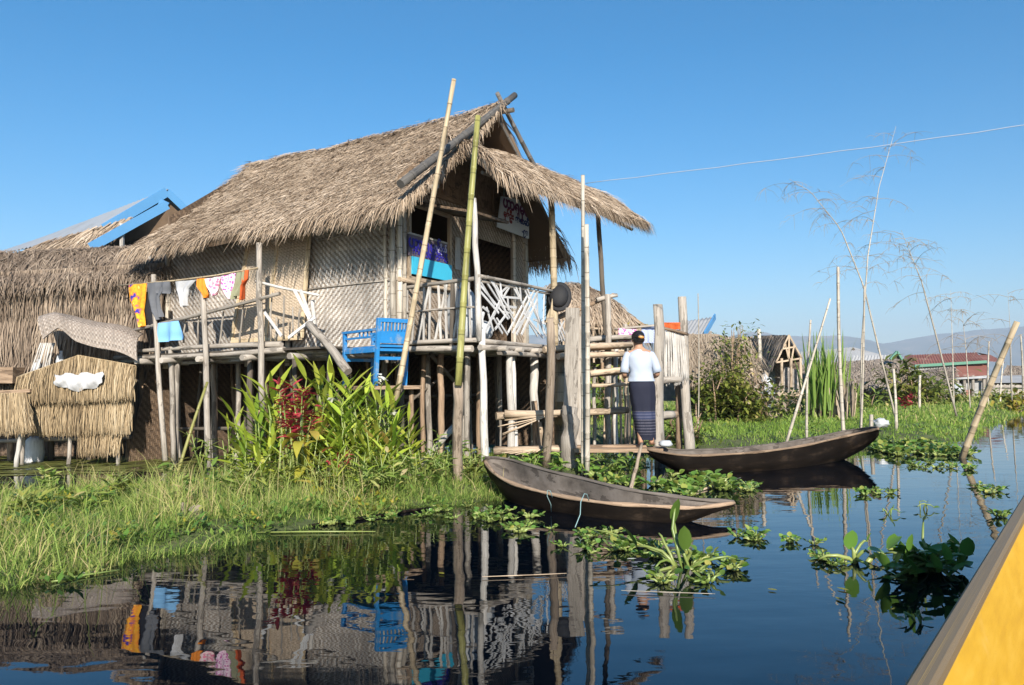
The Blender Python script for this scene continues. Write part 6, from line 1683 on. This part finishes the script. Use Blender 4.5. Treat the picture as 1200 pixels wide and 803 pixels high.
for sd, n, rad, h, lw, e in kinds:
    t = thing('water_hyacinth', 'small water hyacinth rosette', 'water plant', (0, 0, 0), HG_)
    a_, b_ = hyacinth(sd, n, rad, h, lw, e); a_.build('stalks', M['stem hyacinth'], t); b_.build('leaves', M['leaf hyacinth'], t); hyp.append(t)
zones = [  # photo region, count, label
 ([(505, 588), (560, 580), (600, 600), (560, 618), (515, 615)], 15, 'small hyacinth rosette floating at the grass tip beside the near canoe', (.5, .8)),
 ([(560, 596), (600, 598), (650, 612), (668, 625), (600, 625), (565, 612)], 13, 'small hyacinth rosette in the drift along the near canoe', (.5, .85)),
 ([(640, 632), (690, 622), (720, 625), (750, 630), (740, 655), (700, 650), (650, 648)], 16, 'small hyacinth rosette left of the tall stalked clump', (.5, .9)),
 ([(740, 640), (800, 640), (860, 652), (878, 672), (820, 690), (760, 685), (735, 668)], 17, 'hyacinth rosette matted around the tall stalked clump', (.6, 1.0)),
 ([(855, 622), (885, 622), (893, 636), (862, 638)], 7, 'small hyacinth rosette right of the near canoe tip', (.6, .85)),
 ([(912, 632), (950, 632), (975, 652), (1000, 658), (985, 668), (930, 650)], 10, 'small hyacinth rosette in the string leading to the round leaf', (.4, .65)),
 ([(690, 552), (740, 556), (800, 560), (845, 566), (870, 575), (810, 582), (740, 580), (700, 568)], 34, 'hyacinth rosette in the bright mat between the two canoes', (1.0, 1.7)),
 ([(870, 568), (900, 570), (890, 578), (866, 578)], 5, 'tiny hyacinth rosette under the dark canoe', (.7, 1.0)),
 ([(1005, 572), (1050, 574), (1045, 582), (1010, 582)], 7, 'small hyacinth rosette on the open water below the dark canoe tip', (.5, .8)),
 ([(1145, 566), (1172, 568), (1170, 580), (1150, 578)], 5, 'hyacinth rosette near the foot of the slanting yellow pole', (.6, 1.0)),
 ([(1050, 540), (1140, 545), (1150, 552), (1060, 550)], 12, 'small hyacinth rosette in the strip before the far bank', (.6, .9)),
 ([(1040, 518), (1110, 522), (1140, 534), (1060, 536), (1020, 528)], 48, 'hyacinth rosette fringing the far grassy bank', (1.0, 1.8)),
 ([(1150, 604), (1178, 604), (1176, 609), (1150, 610)], 2, 'lone small hyacinth rosette by the yellow boat rail', (.6, .9)),
 ([(350, 612), (430, 604), (520, 592), (500, 606), (400, 618)], 12, 'tiny hyacinth rosette along the grass edge', (.5, .8)),
]
def inpoly(p, poly):
    c = False; n = len(poly)
    for i in range(n):
        (x0, y0), (x1, y1) = poly[i], poly[(i + 1) % n]
        if (y0 > p[1]) != (y1 > p[1]) and p[0] < (x1 - x0) * (p[1] - y0) / (y1 - y0) + x0: c = not c
    return c
first = set()
for poly, n, lab, sr in zones:
    xs = [q[0] for q in poly]; ys = [q[1] for q in poly]; k = 0
    while k < n:
        p = (R.uniform(min(xs), max(xs)), R.uniform(min(ys), max(ys)))
        if not inpoly(p, poly): continue
        i = R.randrange(5); o = hyp[i] if i not in first else copy_tree(hyp[i]); first.add(i)
        g = gr(p[0], p[1], .0); s_ = R.uniform(*sr); o.location = (g.x, g.y, .005); o.scale = (s_, s_, s_); o.rotation_euler = (R.uniform(-.1, .1), R.uniform(-.1, .1), R.uniform(0, 6.28))
        o['label'] = lab; o['group'] = HG_ + ': ' + lab; k += 1
def big_hya(label, spec, mat='leaf hyacinth'):
    """spec: base pixel, list of (tip pixel, depth offset, stalk radius, leaf length, leaf width, leaf tilt)"""
    (bx, by), items = spec; b = gr(bx, by); root = thing('water_hyacinth', label, 'water plant', tuple(b)); st_ = MB(); lf = MB()
    for (tx, ty, dD, r, L, W, tilt) in items:
        t = at(tx, ty, b.y + dD); b2 = b + Vector((R.uniform(-.05, .05), R.uniform(-.05, .05), -.02)); mid = lerp(b2, t, .5) + Vector((R.uniform(-.04, .04), R.uniform(-.03, .03), .05))
        q1 = lerp(b2, mid, .5) + Vector((0, 0, .015)); st_.tube([b2, q1, mid, lerp(mid, t, .55) + Vector((0, 0, .012)), t], [r * .8, r * 1.15, r, r * .8, r * .6], 8)
        if L:
            d = Vector((math.sin(tilt) * 1.0, -.15, math.cos(tilt)))
            lf.leaf(t, d, L, W, .25, .25, r=R.uniform(.2, .6), prof=[.35, .85, 1.0, .95, .7, .06], twist=R.uniform(-.3, .3))
    st_.build('stalks', M['stem hyacinth'], root); lf.build('leaves', M[mat], root); return root
big_hya('tall water hyacinth with long curved stalks and two upright leaves before the near canoe', ((800, 665), [(792, 590, .1, .010, 0, 0, 0), (790, 612, .1, .010, .16, .085, .15), (803, 645, -.05, .012, .16, .085, -.05), (772, 625, .1, .009, 0, 0, 0), (862, 655, -.05, .009, .10, .05, 1.4), (768, 665, -.1, .009, .12, .05, -1.3), (840, 680, -.2, .008, .10, .05, 1.5), (690, 620, .3, .006, .09, .05, 1.9), (745, 640, .1, .010, .16, .10, -.5), (752, 690, -.2, .010, .12, .08, -1.4)]))
big_hya('hyacinth with one big round leaf on an upright swollen stalk near the dark clump', ((1003, 660), [(998, 644, 0, .012, .13, .105, .0), (1017, 634, .05, .010, .06, .06, .3), (1018, 648, .0, .011, 0, 0, 0), (1038, 652, .1, .016, .05, .03, 1.4), (960, 655, 0, .012, .06, .05, -1.5), (1022, 668, -.1, .010, .04, .03, 1.5)]))
dk_items = [(R.uniform(1035, 1140), R.uniform(643, 678), R.uniform(-.30, .20), .009, R.uniform(.09, .15), R.uniform(.06, .095), R.uniform(-1.6, 1.6)) for _ in range(64)] + [(1082, 612, .1, .009, .06, .05, .4), (1050, 676, -.2, .012, .1, .06, -1.7)]
big_hya('large dark leaved hyacinth clump floating in the shade of the yellow boat', ((1092, 668), dk_items))
for px, py, lab in ((1072, 730, 'dark little sprig floating below the large dark hyacinth clump'), (1085, 598, 'tiny dark sprig floating above the round leaved hyacinth'), (1045, 604, 'small dark curled leaf on the water right of the reflections')):
    big_hya(lab, ((px, py), [(px - 10, py - 4, 0, .006, .05, .035, -1.3), (px + 10, py - 3, 0, .006, .05, .04, 1.3), (px + 2, py - 9, 0, .005, .03, .02, .2)]))
# floating stems, sticks and bits
def floater(name, label, cat, pts, r, mat, z=.012):
    mb = MB(); mb.tube([gr(x, y, z) for x, y in pts], [r * .7] + [r] * (len(pts) - 2) + [r * .5], 6); tag(mb.build(name, M[mat]), label, cat)
floater('branch', 'dark wet branch lying half sunk along the grass edge', 'branch', [(362, 616), (420, 608), (470, 600), (515, 594)], .016, 'canoe hull')
floater('stem', 'long pale green stem floating left of the dark branch', 'stem', [(300, 624), (370, 623), (440, 623)], .007, 'stem hyacinth')
floater('stem', 'yellow green stem floating near the left grass edge', 'stem', [(60, 682), (100, 674), (140, 668)], .008, 'stem hyacinth')
floater('cane', 'thin orange cane floating across the dark reflections', 'cane', [(565, 676), (620, 674), (664, 672)], .0035, 'log tan')
floater('stem', 'thin pale reed floating below the tall hyacinth', 'stem', [(728, 692), (780, 694), (838, 696)], .0035, 'bamboo grey')
floater('stem', 'brown stalk floating in the mat between the canoes', 'stem', [(800, 580), (830, 572), (868, 560)], .014, 'log tan')
for k, (px, py) in enumerate(((95, 672), (20, 683), (98, 664), (145, 642), (425, 623), (515, 671), (1160, 700), (995, 692), (900, 690), (735, 655), (1120, 705), (980, 700))):
    g = gr(px, py, .008); mb = MB(); a = R.uniform(0, 6); mb.leaf(g, (math.cos(a), math.sin(a), .05), R.uniform(.05, .09), .03, .05, .05, r=.3, prof=[.4, 1, .9, .1])
    tag(mb.build('floating_leaf', M['leaf yellow' if k % 3 else 'petal white']), 'small pale leaf floating alone on the dark water' if k % 3 == 0 else 'small yellow leaf floating alone on the dark water', 'leaf', 'pale leaves on the water' if k % 3 == 0 else 'yellow leaves on the water')
# stump at the grass edge
g = gr(228, 632, -.08); mb = MB(); pole(mb, g, g + Vector((.0, .02, .25)), .055, .05, 9, 0, .012); pole(mb, g + Vector((-.08, 0, 0)), g + Vector((-.10, .02, .30)), .03, .02, 7, 0, .008)
tag(mb.build('stump', M['stake brown']), 'rotting pale stump at the water edge of the near grass', 'stump')
tuft('dry_leaf', 'curled dry brown leaf stalks leaning under the ginger near the brown stake', 'plant', (at(498, 560, 8.8).x, 8.8, .05), .5, 8, .25, .04, 'dry brush', .5, 1.2, 3)
mb = MB(); pole(mb, at(478, 560, 9.0), at(532, 500, 9.6), .035, .04, 8, .01, .005); tag(mb.build('log', M['wood grey']), 'slanting grey log propped against the stilts behind the brown stake', 'log')
mb = MB(); pole(mb, at(205, 565, 8.9), at(243, 448, 9.4), .02, .016, 7, .01, 0, bam=True); tag(mb.build('bamboo_pole', M['bamboo green']), 'thin greenish cane standing in the grass before the left deck posts', 'pole')

# =================================================================== air, light, camera
HZ = True
if HZ:
    mb = MB(); mb.box((0, 2900, 224), (5600, 0, 0), (0, 3500, 0), (0, 0, 225.2))
    hz = mb.build('haze', M['mud'], at_origin=(0, 0, 0)); tag(hz, kind='stuff')
    m = bpy.data.materials.new('haze air'); m.use_nodes = True; nt = m.node_tree; nt.nodes.clear()
    out = nt.nodes.new('ShaderNodeOutputMaterial'); pv = nt.nodes.new('ShaderNodeVolumePrincipled')
    pv.inputs['Color'].default_value = (.55, .66, .81, 1); pv.inputs['Density'].default_value = 2.3e-4; pv.inputs['Anisotropy'].default_value = -.12
    nt.links.new(pv.outputs[0], out.inputs['Volume']); hz.data.materials.clear(); hz.data.materials.append(m)

EL = math.radians(27); SAZ = Vector((.15, -1.0)).normalized()     # towards the sun: behind the viewer
w = bpy.data.worlds.new('World'); SC.world = w; w.use_nodes = True; nt = w.node_tree
sky = nt.nodes.new('ShaderNodeTexSky'); sky.sky_type = 'NISHITA'; sky.sun_disc = False; sky.sun_elevation = EL
sky.sun_rotation = math.atan2(SAZ.x, SAZ.y); sky.air_density = 1.0; sky.dust_density = .5; sky.ozone_density = 4.0; sky.altitude = 0
bg_ = nt.nodes['Background']; hs_ = nt.nodes.new('ShaderNodeHueSaturation'); hs_.inputs['Saturation'].default_value = 1.40; hs_.inputs['Hue'].default_value = .493; nt.links.new(sky.outputs[0], hs_.inputs['Color']); nt.links.new(hs_.outputs[0], bg_.inputs[0]); bg_.inputs[1].default_value = .095
ld_ = bpy.data.lights.new('sun', 'SUN'); ld_.energy = 5.0; ld_.angle = math.radians(.5); ld_.color = (1, .93, .82)
so = bpy.data.objects.new('sun', ld_); COL.objects.link(so)
dirv = -Vector((SAZ.x * math.cos(EL), SAZ.y * math.cos(EL), math.sin(EL)))
so.rotation_euler = dirv.to_track_quat('-Z', 'Y').to_euler(); so.location = (0, -20, 30)
cd = bpy.data.cameras.new('camera'); cd.sensor_width = 36; cd.lens = 36 * F / 1200; cd.clip_end = 20000; cd.clip_start = .05
co = bpy.data.objects.new('camera', cd); COL.objects.link(co); co.location = (0, 0, HC)
fwd = Vector((0, math.cos(TH), math.sin(TH))); upv = Vector((0, -math.sin(TH), math.cos(TH))); rgt = Vector((1, 0, 0))
c_, s_ = math.cos(RO), math.sin(RO)
r2 = rgt * c_ - upv * s_; u2 = rgt * s_ + upv * c_
co.matrix_world = Matrix(((r2.x, u2.x, -fwd.x, 0), (r2.y, u2.y, -fwd.y, 0), (r2.z, u2.z, -fwd.z, HC), (0, 0, 0, 1)))
SC.camera = co
vs_ = SC.view_settings; vs_.view_transform = 'Standard'; vs_.look = 'None'; vs_.exposure = 0.8; vs_.gamma = 1.0; vs_.use_curve_mapping = False
SC.cycles.max_bounces = 6; SC.cycles.volume_bounces = 0; SC.cycles.transparent_max_bounces = 6
SC.cycles.use_denoising = True
